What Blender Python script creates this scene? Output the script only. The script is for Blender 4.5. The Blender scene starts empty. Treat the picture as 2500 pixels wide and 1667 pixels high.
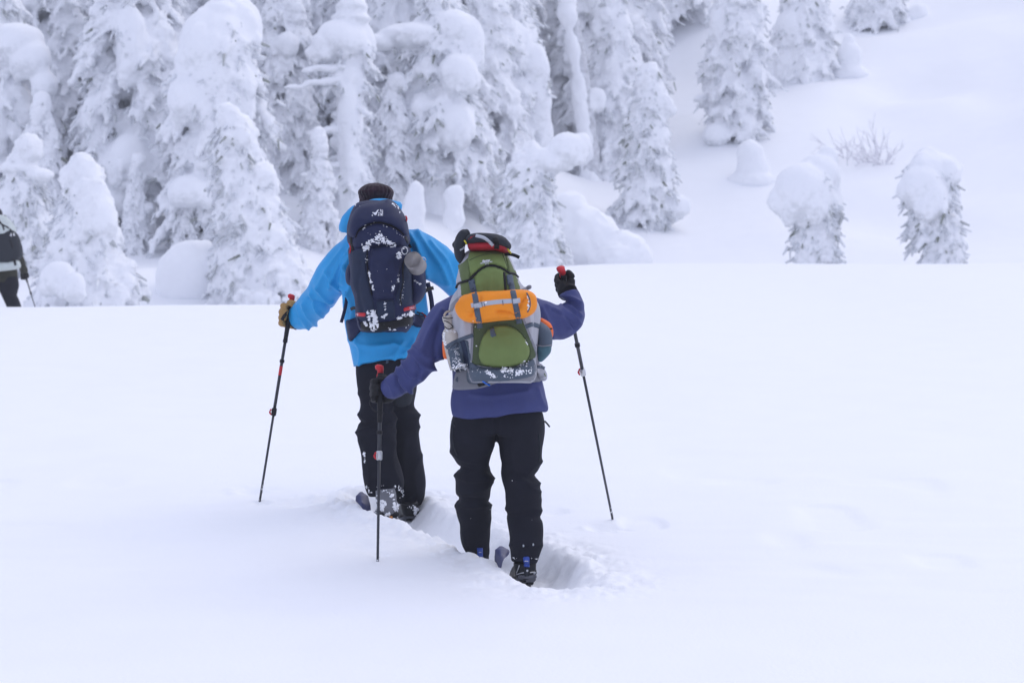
import bpy, bmesh, math, random
import numpy as np
from mathutils import Vector, Matrix, geometry
from mathutils.bvhtree import BVHTree

sc = bpy.context.scene
# ------------------------------------------------------------------ camera, sky, sun, exposure
CAMZ = 1.30
F = 2500 * 85 / 36.0                      # focal length in photo pixels
cam_d = bpy.data.cameras.new("camera")
cam_d.lens = 85; cam_d.sensor_width = 36
cam_d.clip_start = 0.2; cam_d.clip_end = 1500
cam_d.dof.use_dof = True; cam_d.dof.focus_distance = 11.8; cam_d.dof.aperture_fstop = 5.6
cam = bpy.data.objects.new("camera", cam_d)
sc.collection.objects.link(cam)
cam.location = (0, 0, CAMZ); cam.rotation_euler = (math.radians(90), 0, 0)
sc.camera = cam
SUN_EL, SUN_AZ = math.radians(48), math.radians(48)   # azimuth from +Y, clockwise seen from above
w = bpy.data.worlds.new("World"); sc.world = w; w.use_nodes = True
nt = w.node_tree
sky = nt.nodes.new("ShaderNodeTexSky"); sky.sky_type = 'NISHITA'; sky.sun_disc = False
sky.sun_elevation = SUN_EL; sky.sun_rotation = SUN_AZ; sky.dust_density = 4.0; sky.air_density = 1.0
mixn = nt.nodes.new("ShaderNodeMix"); mixn.data_type = 'RGBA'
mixn.inputs[0].default_value = 0.80                     # overcast: an even cloud sheet over the sky
mixn.inputs[7].default_value = (7.05, 7.5, 9.75, 1)
nt.links.new(sky.outputs[0], mixn.inputs[6])
bg = nt.nodes["Background"]; bg.inputs[1].default_value = 0.118
nt.links.new(mixn.outputs[2], bg.inputs[0])
sun_d = bpy.data.lights.new("sun", 'SUN'); sun_d.energy = 0.95; sun_d.angle = math.radians(65); sun_d.color = (1.0, 0.97, 0.93)
sun = bpy.data.objects.new("sun", sun_d); sc.collection.objects.link(sun)
sd = Vector((math.sin(SUN_AZ) * math.cos(SUN_EL), math.cos(SUN_AZ) * math.cos(SUN_EL), math.sin(SUN_EL)))
sun.rotation_euler = (-sd).to_track_quat('-Z', 'Y').to_euler()
vs = sc.view_settings
vs.view_transform = 'Standard'; vs.look = 'None'; vs.gamma = 1; vs.use_curve_mapping = False
vs.exposure = 0.0
cy = sc.cycles
cy.use_denoising = True
cy.max_bounces = 12; cy.diffuse_bounces = 9; cy.glossy_bounces = 2; cy.volume_bounces = 1
cy.transmission_bounces = 2; cy.caustics_reflective = False; cy.caustics_refractive = False
HAZE = 0.0011

# ------------------------------------------------------------------ helpers
rng = np.random.default_rng(7)
def at(px, py, Y):
    return np.array([(px - 1250) / F * Y, Y, CAMZ + (833.5 - py) / F * Y])

def smooth01(t):
    t = np.clip(t, 0, 1); return t * t * (3 - 2 * t)

def _hash(ix, iy, iz, seed):
    h = (ix.astype(np.int64) * 374761393 + iy.astype(np.int64) * 668265263 + iz.astype(np.int64) * 2147483647 + seed * 974711) & 0xffffffff
    h = ((h ^ (h >> 13)) * 1274126177) & 0xffffffff
    h = ((h ^ (h >> 16)) * 2246822519) & 0xffffffff
    return (h ^ (h >> 15)) & 0xffffffff

def noise3(P, seed=0):
    """value noise with smooth interpolation, about -1..1"""
    P = np.asarray(P, float)
    fl = np.floor(P); f = P - fl; i = fl.astype(np.int64)
    u = f * f * f * (f * (f * 6 - 15) + 10)
    r = np.zeros(len(P))
    for dx in (0, 1):
        wx = u[:, 0] if dx else 1 - u[:, 0]
        for dy in (0, 1):
            wy = u[:, 1] if dy else 1 - u[:, 1]
            for dz in (0, 1):
                wz = u[:, 2] if dz else 1 - u[:, 2]
                r += wx * wy * wz * (_hash(i[:, 0] + dx, i[:, 1] + dy, i[:, 2] + dz, seed) / 2147483648.0 - 1)
    return r

def fbm(P, oct=3, seed=0):
    r = 0; a = 1; s = 0
    for k in range(oct):
        r = r + a * noise3(P * 2 ** k + 17.3 * k, seed + k); s += a; a *= .5
    return r / s

def mesh_np(name, V, tris=None, quads=None, smooth=True):
    V = np.asarray(V, np.float32)
    m = bpy.data.meshes.new(name)
    nt_ = 0 if tris is None else len(tris); nq = 0 if quads is None else len(quads)
    loops = []
    if nt_: loops.append(np.asarray(tris, np.int32).ravel())
    if nq: loops.append(np.asarray(quads, np.int32).ravel())
    L = np.concatenate(loops)
    st = np.concatenate([np.arange(nt_) * 3, nt_ * 3 + np.arange(nq) * 4]).astype(np.int32)
    m.vertices.add(len(V)); m.vertices.foreach_set("co", V.ravel())
    m.loops.add(len(L)); m.loops.foreach_set("vertex_index", L)
    m.polygons.add(nt_ + nq); m.polygons.foreach_set("loop_start", st)
    m.update(calc_edges=True); m.validate()
    if smooth: m.polygons.foreach_set("use_smooth", np.ones(len(m.polygons), bool))
    m.update()
    return m

def link(name, mesh, mat=None, parent=None, **props):
    o = bpy.data.objects.new(name, mesh); sc.collection.objects.link(o)
    if mesh is not None and mat is not None and len(mesh.materials) == 0: mesh.materials.append(mat)
    if parent is not None:
        o.parent = parent
        o.matrix_parent_inverse = Matrix.Translation(parent.location).inverted()
    for k, v in props.items(): o[k] = v
    return o

def thing(name, label, cat, loc=(0, 0, 0), group=None):
    o = bpy.data.objects.new(name, None); sc.collection.objects.link(o)
    o.location = loc; o.empty_display_size = .1
    o['label'] = label; o['category'] = cat
    if group: o['group'] = group
    return o

def tubes(paths, radii, k=6, closed=True):
    """paths (n,R,3), radii (n,R) -> V, quads, tris: n closed tubes"""
    paths = np.asarray(paths, float); radii = np.asarray(radii, float)
    n, R, _ = paths.shape
    T = np.gradient(paths, axis=1)
    T /= np.linalg.norm(T, axis=2, keepdims=True) + 1e-9
    up = np.where(np.abs(T[..., 2:3]) > .92, np.array([0.3, 1., 0]), np.array([0, 0, 1.]))
    A = np.cross(T, up); A /= np.linalg.norm(A, axis=2, keepdims=True) + 1e-9
    B = np.cross(A, T)
    ang = np.arange(k) / k * 2 * np.pi
    V = paths[:, :, None, :] + radii[:, :, None, None] * (np.cos(ang)[None, None, :, None] * A[:, :, None, :] + np.sin(ang)[None, None, :, None] * B[:, :, None, :])
    V = V.reshape(n, R * k, 3)
    q = []
    for r in range(R - 1):
        for j in range(k):
            q.append((r * k + j, r * k + (j + 1) % k, (r + 1) * k + (j + 1) % k, (r + 1) * k + j))
    q = np.array(q)[None] + (np.arange(n) * (R * k + 2))[:, None, None]
    c0 = paths[:, 0:1]; c1 = paths[:, -1:]
    V = np.concatenate([V, c0, c1], 1).reshape(-1, 3)
    t = []
    for j in range(k):
        t.append((R * k, (j + 1) % k, j)); t.append((R * k + 1, (R - 1) * k + j, (R - 1) * k + (j + 1) % k))
    t = np.array(t)[None] + (np.arange(n) * (R * k + 2))[:, None, None]
    return V, q.reshape(-1, 4), t.reshape(-1, 3)

def _ico(sub=2):
    bm = bmesh.new(); bmesh.ops.create_icosphere(bm, subdivisions=sub, radius=1)
    V = np.array([v.co[:] for v in bm.verts]); T = np.array([[v.index for v in f.verts] for f in bm.faces]); bm.free()
    return V, T
ICO2 = _ico(2); ICO3 = _ico(3)
def blobs(C, S, ico=ICO2):
    """ellipsoids: centres (n,3), half sizes (n,3)"""
    C = np.asarray(C, float).reshape(-1, 3); S = np.asarray(S, float).reshape(-1, 3)
    V = (ico[0][None] * S[:, None] + C[:, None]).reshape(-1, 3)
    T = (ico[1][None] + (np.arange(len(C)) * len(ico[0]))[:, None, None]).reshape(-1, 3)
    return V, T

def cat(*parts):
    """join (V, quads|None, tris|None)"""
    Vs, Q, T, o = [], [], [], 0
    for V, q, t in parts:
        Vs.append(V)
        if q is not None and len(q): Q.append(np.asarray(q) + o)
        if t is not None and len(t): T.append(np.asarray(t) + o)
        o += len(V)
    return np.concatenate(Vs), (np.concatenate(Q) if Q else None), (np.concatenate(T) if T else None)

def fuse(V, quads, tris, voxel, smooth=2, factor=.5):
    """union by voxel remesh; returns V, N, quads"""
    me = mesh_np("tmp", V, tris, quads)
    o = bpy.data.objects.new("tmp", me); sc.collection.objects.link(o)
    m = o.modifiers.new("r", 'REMESH'); m.mode = 'VOXEL'; m.voxel_size = voxel; m.adaptivity = 0
    if smooth:
        s = o.modifiers.new("s", 'SMOOTH'); s.factor = factor; s.iterations = smooth
    dg = bpy.context.evaluated_depsgraph_get()
    ev = o.evaluated_get(dg); r = ev.to_mesh()
    n = len(r.vertices)
    Vo = np.empty(n * 3, np.float32); r.vertices.foreach_get("co", Vo)
    No = np.empty(n * 3, np.float32); r.vertices.foreach_get("normal", No)
    L = np.empty(len(r.loops), np.int32); r.loops.foreach_get("vertex_index", L)
    Q = L.reshape(-1, 4).copy()
    ev.to_mesh_clear()
    bpy.data.objects.remove(o); bpy.data.meshes.remove(me)
    return Vo.reshape(-1, 3).astype(float), No.reshape(-1, 3).astype(float), Q

# ------------------------------------------------------------------ materials
def mat(name, col, rough=.75, var=0.0, scale=30, bump=0.0, bscale=200, metal=0, sheen=0, spec=.22):
    m = bpy.data.materials.new(name); m.use_nodes = True
    t = m.node_tree; b = t.nodes["Principled BSDF"]
    b.inputs["Base Color"].default_value = (*col, 1); b.inputs["Roughness"].default_value = rough
    b.inputs["Metallic"].default_value = metal
    b.inputs["Specular IOR Level"].default_value = spec
    if sheen: b.inputs["Sheen Weight"].default_value = sheen
    tc = t.nodes.new("ShaderNodeTexCoord")
    if var:
        n = t.nodes.new("ShaderNodeTexNoise"); n.inputs["Scale"].default_value = scale; n.inputs["Detail"].default_value = 5
        t.links.new(tc.outputs["Object"], n.inputs["Vector"])
        r = t.nodes.new("ShaderNodeMapRange"); r.inputs[1].default_value = .25; r.inputs[2].default_value = .75
        r.inputs[3].default_value = 1 - var; r.inputs[4].default_value = 1 + var
        t.links.new(n.outputs[0], r.inputs[0])
        x = t.nodes.new("ShaderNodeVectorMath"); x.operation = 'SCALE'; x.inputs[0].default_value = col
        t.links.new(r.outputs[0], x.inputs["Scale"]); t.links.new(x.outputs[0], b.inputs["Base Color"])
    if bump:
        n2 = t.nodes.new("ShaderNodeTexNoise"); n2.inputs["Scale"].default_value = bscale; n2.inputs["Detail"].default_value = 4
        t.links.new(tc.outputs["Object"], n2.inputs["Vector"])
        bn = t.nodes.new("ShaderNodeBump"); bn.inputs["Strength"].default_value = bump; bn.inputs["Distance"].default_value = .01
        t.links.new(n2.outputs[0], bn.inputs["Height"]); t.links.new(bn.outputs[0], b.inputs["Normal"])
    return m

M_SNOW = mat("snow", (.89, .90, .925), .65, .012, 2.5, .25, 60, spec=.2)
M_CAP = mat("snow_cap", (.90, .91, .935), .7, .02, 6, .35, 25, spec=.15)

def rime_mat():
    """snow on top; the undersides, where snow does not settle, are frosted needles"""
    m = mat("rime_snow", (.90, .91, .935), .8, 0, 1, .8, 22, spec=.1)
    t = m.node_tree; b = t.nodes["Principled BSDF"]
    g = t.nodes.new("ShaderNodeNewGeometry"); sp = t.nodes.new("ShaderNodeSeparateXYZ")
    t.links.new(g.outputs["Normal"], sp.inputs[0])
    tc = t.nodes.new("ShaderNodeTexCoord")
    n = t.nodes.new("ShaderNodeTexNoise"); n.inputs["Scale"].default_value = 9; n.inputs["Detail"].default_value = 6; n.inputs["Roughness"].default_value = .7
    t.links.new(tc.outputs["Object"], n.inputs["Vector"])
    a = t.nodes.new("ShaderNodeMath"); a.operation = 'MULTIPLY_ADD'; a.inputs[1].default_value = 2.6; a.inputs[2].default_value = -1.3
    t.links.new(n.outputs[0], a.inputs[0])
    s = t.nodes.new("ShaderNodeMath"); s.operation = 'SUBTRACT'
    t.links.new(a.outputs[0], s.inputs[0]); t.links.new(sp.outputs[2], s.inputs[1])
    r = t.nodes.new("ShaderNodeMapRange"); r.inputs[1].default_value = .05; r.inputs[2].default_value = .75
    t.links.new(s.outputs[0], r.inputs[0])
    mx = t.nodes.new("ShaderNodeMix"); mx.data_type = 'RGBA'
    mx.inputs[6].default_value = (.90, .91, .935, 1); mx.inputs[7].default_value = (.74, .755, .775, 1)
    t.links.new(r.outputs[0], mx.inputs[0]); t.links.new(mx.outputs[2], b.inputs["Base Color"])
    return m
M_RIME = rime_mat()

def needle_mat():
    m = mat("frosted_needles", (.3, .33, .33), .85, spec=.1)
    t = m.node_tree; b = t.nodes["Principled BSDF"]
    g = t.nodes.new("ShaderNodeNewGeometry"); cr = t.nodes.new("ShaderNodeValToRGB")
    e = cr.color_ramp.elements
    e[0].position = 0; e[0].color = (.20, .22, .18, 1); e[1].position = 1; e[1].color = (.85, .87, .90, 1)
    x = e.new(.07); x.color = (.52, .54, .54, 1); x = e.new(.3); x.color = (.72, .74, .77, 1)
    t.links.new(g.outputs["Random Per Island"], cr.inputs[0]); t.links.new(cr.outputs[0], b.inputs["Base Color"])
    return m
M_NEEDLE = needle_mat()
M_BARK = mat("frosted_bark", (.62, .63, .66), .9, .3, 9, .6, 30, spec=.1)
M_TWIG = mat("twig", (.74, .73, .77), .9, .3, 20, spec=.1)

# ------------------------------------------------------------------ ground
_py = np.array([3, 6, 9, 11.5, 13.3, 20, 30, 42.]); _pz = np.array([-1.75, -1.51, -1.25, -1.042, -.875, -.32, .40, 1.37])
_pc = np.polyfit(_py, _pz, 3)
def znear(Y):
    lo = np.polyval(_pc, 4.0); sl = np.polyval(np.polyder(_pc), 4.0)
    return np.where(Y < 4, lo + sl * (Y - 4), np.polyval(_pc, np.clip(Y, 4, 45)))
TRENCH = np.array([[.22, 10.80], [.17, 11.02], [.11, 11.30], [.0, 11.62], [-.17, 11.95], [-.42, 12.45], [-.60, 12.85], [-.72, 13.35]])
def seg_dist(P, poly):
    d = np.full(len(P), 1e9); side = np.zeros(len(P)); par = np.zeros(len(P)); acc = 0
    for a, b in zip(poly[:-1], poly[1:]):
        ab = b - a; L = np.hypot(*ab); t = np.clip(((P - a) @ ab) / L ** 2, 0, 1)
        v = P - (a + t[:, None] * ab); dd = np.hypot(v[:, 0], v[:, 1])
        m = dd < d
        d[m] = dd[m]; side[m] = np.sign(ab[0] * v[m, 1] - ab[1] * v[m, 0]); par[m] = acc + t[m] * L
        acc += L
    return d, side, par / acc
DIMPLES = []          # (x, y, radius, depth) filled below from pole plants
def ground_z(X, Y, detail=True):
    X = np.asarray(X, float); Y = np.asarray(Y, float)
    Yr = np.maximum(Y, 11)
    px = 1250 + F * X / np.maximum(Y, 14)
    k = smooth01((px - 640) / 860)
    Yc = 30 + 12 * k
    over = np.maximum(0, Y - Yc)
    zn = znear(np.minimum(Y, Yc)) + .05 * over - .05 * over ** 2
    zn = zn - CAMADJ
    Yb = Yc + 7.5 - .5 * k
    kk = smooth01((px - 900) / 1100)
    s = .15 + .18 * kk
    zb = .42 + 1.08 * k - CAMADJ
    e = np.maximum(0, Y - Yb)
    bank = np.maximum(0, (px - 2050) / 450)
    zh = zb + s * (Y - Yb) + (.0045 - .0022 * kk) * e ** 2 + 1.0 * np.exp(-((px - 1120) / 230) ** 2) * smooth01((Y - Yb + 1) / 6)
    P = np.stack([X, Y, np.zeros_like(X)], -1).reshape(-1, 3)
    nb = (noise3(P / 5.5, 3) * .6 + noise3(P / 2.1, 4) * .22).reshape(X.shape)
    zh = zh + .8 * bank ** 1.6 * smooth01((Y - Yb) / 10) + nb * smooth01((Y - Yb) / 3)
    z = np.where(Y > Yc + 1, np.maximum(zn, zh), zn)
    fade = smooth01((26 - Y) / 8)
    z = z + (noise3(P / 3.1, 11) * .032).reshape(X.shape) * (.4 + .6 * fade) + (noise3(P / np.array([.8, 1.6, 1]), 12) * .014).reshape(X.shape) * fade
    z = z + .05 * noise3(P / np.array([3.5, 9, 1]), 15).reshape(X.shape) * smooth01((Y - 20) / 8) * (Y < Yc + 4)
    if detail:
        dent = noise3(P / np.array([.34, .5, 1]), 16); pat = noise3(P / 1.7, 17)
        z = z - (.030 * smooth01((dent - .35) / .4) * smooth01((pat - .05) / .4) * .6).reshape(X.shape) * smooth01((19 - Y) / 4)
        z = z + (.0055 * noise3(P / np.array([.55, .16, 1]), 18)).reshape(X.shape) * smooth01((15 - Y) / 4)
        near = ((Y > 9.5) & (Y < 15) & (np.abs(X) < 3)).reshape(-1)
        if near.any():
            Q = P[near][:, :2]; zz = z.reshape(-1)
            wob = fbm(P[near] * 5.5, 3, 21)
            d, side, par = seg_dist(Q, TRENCH)
            ends = smooth01((par + .02) / .16)
            hw = .145 + .03 * wob
            prof = 1 - smooth01((d - hw * .35) / (hw * 1.25))
            lip = np.exp(-((d - .25) / .08) ** 2)
            nearside = (side > 0).astype(float)      # the bank on the camera's left
            # points past the last trench point are the skis' tip end: close gently
            prof = prof * np.where(par >= .999, np.exp(-(d / .25) ** 2), 1)
            lumps = fbm(P[near] * 9.0, 3, 31)
            zz2 = -.135 * prof * (.25 + .75 * ends) + lip * (.012 + .012 * nearside) * smooth01((par - .28) / .2)
            zz2 = zz2 + lumps * .032 * np.exp(-((d - .20) / .22) ** 2) + np.abs(fbm(P[near] * 22, 2, 33)) * .022 * np.exp(-((d - .25) / .2) ** 2)
            for (dx, dy, rr, dep) in DIMPLES:
                q = np.hypot((Q[:, 0] - dx), (Q[:, 1] - dy) * .8) / rr
                zz2 = zz2 - dep * np.exp(-q ** 2) + lumps * dep * .6 * np.exp(-(q - 1.1) ** 2 * 4)
            zz[near] += zz2
            z = zz.reshape(X.shape)
    return z
CAMADJ = -CAMZ            # the profile heights are relative to the camera
def gz(x, y): return float(ground_z(np.array([x]), np.array([y]))[0])
def ground_hit(px, py, y0=33.0, y1=130.0):
    Ys = np.arange(y0, y1, .1)
    X = (px - 1250) / F * Ys; Z = CAMZ + (833.5 - py) / F * Ys
    g = ground_z(X, Ys, False)
    i = np.argmax(g >= Z) if (g >= Z).any() else len(Ys) - 1
    return X[i], Ys[i], g[i]

for (px, py, Y, r, dep) in ((1478, 1268, 12.35, .09, .05), (612, 1190, 13.7, .10, .035), (735, 1232, 13.2, .12, .03), (880, 1345, 11.75, .08, .025), (925, 1371, 11.5, .05, .03), (638, 1224, 13.25, .04, .03), (1350, 1205, 12.9, .08, .02)):
    DIMPLES.append(((px - 1250) / F * Y, Y, r, dep))

def build_ground():
    u = np.concatenate([np.linspace(-.95, -.30, 40)[:-1], np.linspace(-.30, -.125, 60)[:-1], np.linspace(-.125, .075, 190)[:-1], np.linspace(.075, .30, 75)[:-1], np.linspace(.30, .95, 40)])
    y = np.concatenate([np.linspace(-45, 4, 25)[:-1], np.linspace(4, 10.3, 45)[:-1], np.linspace(10.3, 14.2, 210)[:-1], np.linspace(14.2, 27, 60)[:-1], np.linspace(27, 52, 130)[:-1], np.linspace(52, 100, 110)[:-1], np.linspace(100, 170, 40)])
    U, Yg = np.meshgrid(u, y)
    X = U * np.maximum(Yg, 11)
    Z = ground_z(X, Yg)
    V = np.stack([X, Yg, Z], -1).reshape(-1, 3)
    R, C = Yg.shape
    i = np.arange(R * C).reshape(R, C)
    q = np.stack([i[:-1, :-1], i[:-1, 1:], i[1:, 1:], i[1:, :-1]], -1).reshape(-1, 4)
    link("snow_ground", mesh_np("snow_ground", V, None, q), M_SNOW, kind="structure")
build_ground()
# ------------------------------------------------------------------ snow-laden trees
def profile_interp(prof, t):
    a = np.array(prof, float); return np.interp(t, a[:, 0], a[:, 1])
FIR = [(0, .75), (.12, 1), (.5, .66), (.8, .32), (1, .06)]
COL = [(0, .6), (.1, .85), (.3, 1), (.7, .9), (.92, .55), (1, .2)]
TREES = {}
def make_tree(seed, H, R, prof=FIR, t0=.06, n=120, droop=.95, r0=.128, lean=(0, 0), voxel=.05, caps=(), needles=3400, sparse=1.0,
              trunk_r=.16, rough=.042, trunk_top=.97, plaster=0.0, bare=(), rmin=.55, bags=.14):
    """meshes of one tree with its foot at the origin: trunk, foliage, snow on the branches, snow caps. caps: list of (x,y,z,sx,sy,sz)"""
    g = np.random.default_rng(seed)
    out = {}
    def axis(t):
        t = np.asarray(t, float)
        return np.stack([lean[0] * t ** 1.5, lean[1] * t ** 1.5, H * t], -1)
    # trunk
    tt = np.linspace(-.12, trunk_top, 14)
    tp = np.stack([lean[0] * np.maximum(tt, 0) ** 1.5, lean[1] * np.maximum(tt, 0) ** 1.5, H * tt], -1)
    tr = trunk_r * (1.05 - np.maximum(tt, 0) * .9); tr[-1] *= .3
    tr = tr * (1 + .12 * g.standard_normal(len(tr)))
    V, q, t = tubes(tp[None], tr[None], 9)
    out['trunk'] = (V, q, t)
    # branches
    ts = t0 + (1 - t0) * (np.arange(n) + g.random(n)) / n
    ts = ts ** 1.0
    az = np.arange(n) * 2.39996 + g.normal(0, .35, n)
    L = R * profile_interp(prof, ts) * (.72 + .5 * g.random(n))
    keep = g.random(n) < sparse
    for (b0, b1) in bare: keep &= ~((ts > b0) & (ts < b1))
    ts, az, L = ts[keep], az[keep], L[keep]; n = len(ts)
    S = np.linspace(0, 1, 6)
    d = np.stack([np.cos(az), np.sin(az), np.zeros(n)], -1)
    rise = .15 + .25 * g.random(n); dr = droop * (.7 + .6 * g.random(n))
    base = axis(ts)
    P = base[:, None] + d[:, None] * (L[:, None, None] * (S - .25 * S ** 3 * np.minimum(dr, 1.2)[:, None])[..., None])
    P[..., 2] += L[:, None] * (rise[:, None] * S - dr[:, None] * S ** 2)
    bend = g.normal(0, .12, n)
    P[..., 0] += -d[:, None, 1] * (L * bend)[:, None] * S ** 2
    P[..., 1] += d[:, None, 0] * (L * bend)[:, None] * S ** 2
    rr = r0 * (rmin + .55 * np.minimum(1, L / R))[:, None] * np.array([.55, .9, 1.05, 1.0, .8, .35])[None] * (.8 + .45 * g.random((n, 6)))
    parts = [tubes(P, rr, 7)]
    # side sprays, hanging
    fp, fr = [], []
    nf = 8
    for k in range(nf):
        for sgn in (-1, 1):
            s0 = .25 + .7 * (k + g.random(n)) / nf
            i0 = np.clip((s0 * 5).astype(int), 0, 4); fr_ = s0 * 5 - i0
            b = P[np.arange(n), i0] * (1 - fr_)[:, None] + P[np.arange(n), i0 + 1] * fr_[:, None]
            a2 = az + sgn * (.55 + .5 * g.random(n))
            l2 = (.16 + .30 * L * (1.1 - .5 * s0)) * (.6 + .7 * g.random(n)); l2 = np.minimum(l2 * 1.15, .8)
            d2 = np.stack([np.cos(a2), np.sin(a2), np.zeros(n)], -1)
            s = np.linspace(0, 1, 5)
            p = b[:, None] + d2[:, None] * (l2[:, None] * s)[..., None]
            p[..., 2] -= (l2 * (.5 + .8 * g.random(n)))[:, None] * s ** 1.5
            fp.append(p)
            fr.append(r0 * .56 * np.array([.8, 1, .95, .8, .35])[None] * (.65 + .7 * g.random((n, 5))))
    fp = np.concatenate(fp); fr = np.concatenate(fr)
    kk = g.random(len(fp)) < .86
    parts.append(tubes(fp[kk], fr[kk], 6))
    # pillows riding on the branches, some of them sagging bags
    m = int(n * .6); ii = g.integers(0, n, m); jj = g.integers(1, 5, m)
    c = P[ii, jj] + np.array([0, 0, .02]); s = r0 * (.9 + 1.0 * g.random(m))
    bv, bt = blobs(c, np.stack([s * 1.2, s * 1.2, s * .8], -1)); parts.append((bv, None, bt))
    nb = int(n * bags)
    if nb:
        ii = g.integers(0, n, nb); sz = r0 * (1.1 + 1.9 * g.random(nb) ** 2)
        dn = P[ii, 5] - P[ii, 2]; dn /= np.linalg.norm(dn, axis=1, keepdims=True) + 1e-6
        for k in range(4):
            w_ = (1.0, 1.15, .95, .6)[k]
            c = P[ii, 3] + dn * (sz * (k - 1.2) * .85)[:, None] + g.normal(0, .03, (nb, 3))
            bv, bt = blobs(c, np.stack([sz * w_, sz * w_, sz * w_ * 1.05], -1)); parts.append((bv, None, bt))
    if plaster:                                        # snow plastered on the trunk
        pt = np.linspace(0, trunk_top, 40)
        ap = axis(pt); pr = plaster * (1 + .22 * g.standard_normal(40)) * (1.1 - .35 * pt)
        parts.append(tubes(ap[None] , pr[None], 9))
    sm = None
    if len(caps):
        # each cap: a body, with smaller slumped lobes round its lower rim
        c = np.array(caps, float)
        parts.append((lambda v: (v[0], None, v[1]))(blobs(c[:, :3], c[:, 3:6], ICO3)))
        k = 11
        an = g.random((len(c), k)) * 2 * np.pi; rr_ = .35 + .5 * g.random((len(c), k)); dz = -.75 + .95 * g.random((len(c), k))
        lc = c[:, None, :3] + np.stack([np.cos(an) * rr_, np.sin(an) * rr_, dz * (1.15 - .6 * rr_)], -1) * c[:, None, 3:6]
        ls = (.30 + .28 * g.random((len(c), k)))[..., None] * c[:, None, 3:6] * np.array([.85, .85, 1.25])
        parts.append((lambda v: (v[0], None, v[1]))(blobs(lc.reshape(-1, 3), ls.reshape(-1, 3), ICO2)))
    V, q, t = cat(*parts)
    V, N, Q = fuse(V, q, t, voxel, 1)
    off = g.random(3) * 50
    if len(caps):
        sm = np.zeros(len(V))
        for cc in c:
            e = np.sqrt((((V - cc[:3]) / (cc[3:6] * 1.12 + .02)) ** 2).sum(1))
            up = smooth01((V[:, 2] - (cc[2] - cc[5] * .75)) / (cc[5] * .6))
            sm = np.maximum(sm, (1 - smooth01((e - .95) / .25)) * up)
    f1 = fbm(V * 3.2 + off, 2, seed); f2 = fbm(V * 8.5 + off, 2, seed + 5)
    f3 = np.abs(fbm(V * 17 + off, 2, seed + 6))
    dis = f1 * rough * 1.2 + np.abs(f2) * rough * 1.5 + f3 * rough * 1.0 - rough * .5
    if sm is not None:
        dis = dis * (1 - .72 * sm) + sm * fbm(V * 1.7 + off, 2, seed + 9) * .06
    V = V + N * dis[:, None]
    out['snow'] = (V, Q, None)
    # frosted needle sprays on and under the branches
    if needles:
        allp = np.concatenate([P.reshape(-1, 3), fp.reshape(-1, 3)]); allr = np.concatenate([rr.ravel(), fr.ravel()])
        ii = g.integers(0, len(allp), needles)
        b = allp[ii]; ax = axis(np.clip(b[:, 2] / H, 0, 1))
        o = b - ax; o[:, 2] = 0; o /= np.linalg.norm(o, axis=1, keepdims=True) + 1e-6
        o = o + g.normal(0, .75, o.shape); o[:, 2] = -np.abs(o[:, 2]) * .9 - .25
        o /= np.linalg.norm(o, axis=1, keepdims=True)
        l = .08 + .13 * g.random(needles)
        st = b + o * (allr[ii] * .35)[:, None]
        p = np.stack([st, st + o * l[:, None] + np.array([0, 0, -.03])], 1)
        r = (.02 + .022 * g.random(needles))[:, None] * np.array([1, .45])
        out['needles'] = tubes(p, r, 4)
    return out

def place_tree(o, label, loc, name='snowy_fir', group='snow-covered trees on the slope', meshes=None, rot=0, scale=1):
    t = thing(name, label, 'tree', loc, group)
    t.rotation_euler = (0, 0, rot); t.scale = (scale,) * 3
    res = {}
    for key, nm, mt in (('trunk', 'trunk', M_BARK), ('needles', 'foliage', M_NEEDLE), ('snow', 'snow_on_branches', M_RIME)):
        if meshes is not None:
            me = meshes.get(key)
        else:
            me = None
            if key in o:
                V, q, tr = o[key]; me = mesh_np(nm, V, tr, q)
        if me is None: continue
        res[key] = me
        ob = bpy.data.objects.new(nm, me); sc.collection.objects.link(ob); ob.parent = t
        if len(me.materials) == 0: me.materials.append(mt)
        if key == 'needles': ob['kind'] = 'stuff'
    return res

def tree_px(seed, label, bx, by, tx, ty, hw, Y=None, caps_px=(), name='snowy_fir', **kw):
    """a tree whose foot, top and half width were measured in the photo (photo pixels); depth from the ground unless Y is given"""
    if Y is None:
        x, y, z = ground_hit(bx, by)
    else:
        y = Y; x = (bx - 1250) / F * y; z = gz(x, y)
    s = F / y
    ztop = CAMZ + (833.5 - ty) / s
    H = ztop - z + .1; R = hw / s
    lean = ((tx - bx) / s, kw.pop('leany', 0))
    caps = []
    for c in caps_px:                                   # (px, py, half w px, half h px[, depth offset m[, half depth m]])
        cx, cy_, a, b = c[:4]; dy = c[4] if len(c) > 4 else -.15; dd = c[5] if len(c) > 5 else a / s * .85
        caps.append(((cx - 1250) / s - x, dy, CAMZ + (833.5 - cy_) / s - z, a / s, dd, b / s))
    o = make_tree(seed, H, R, lean=lean, caps=caps, **kw)
    place_tree(o, label, (x, y, z - .05), name)

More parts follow.
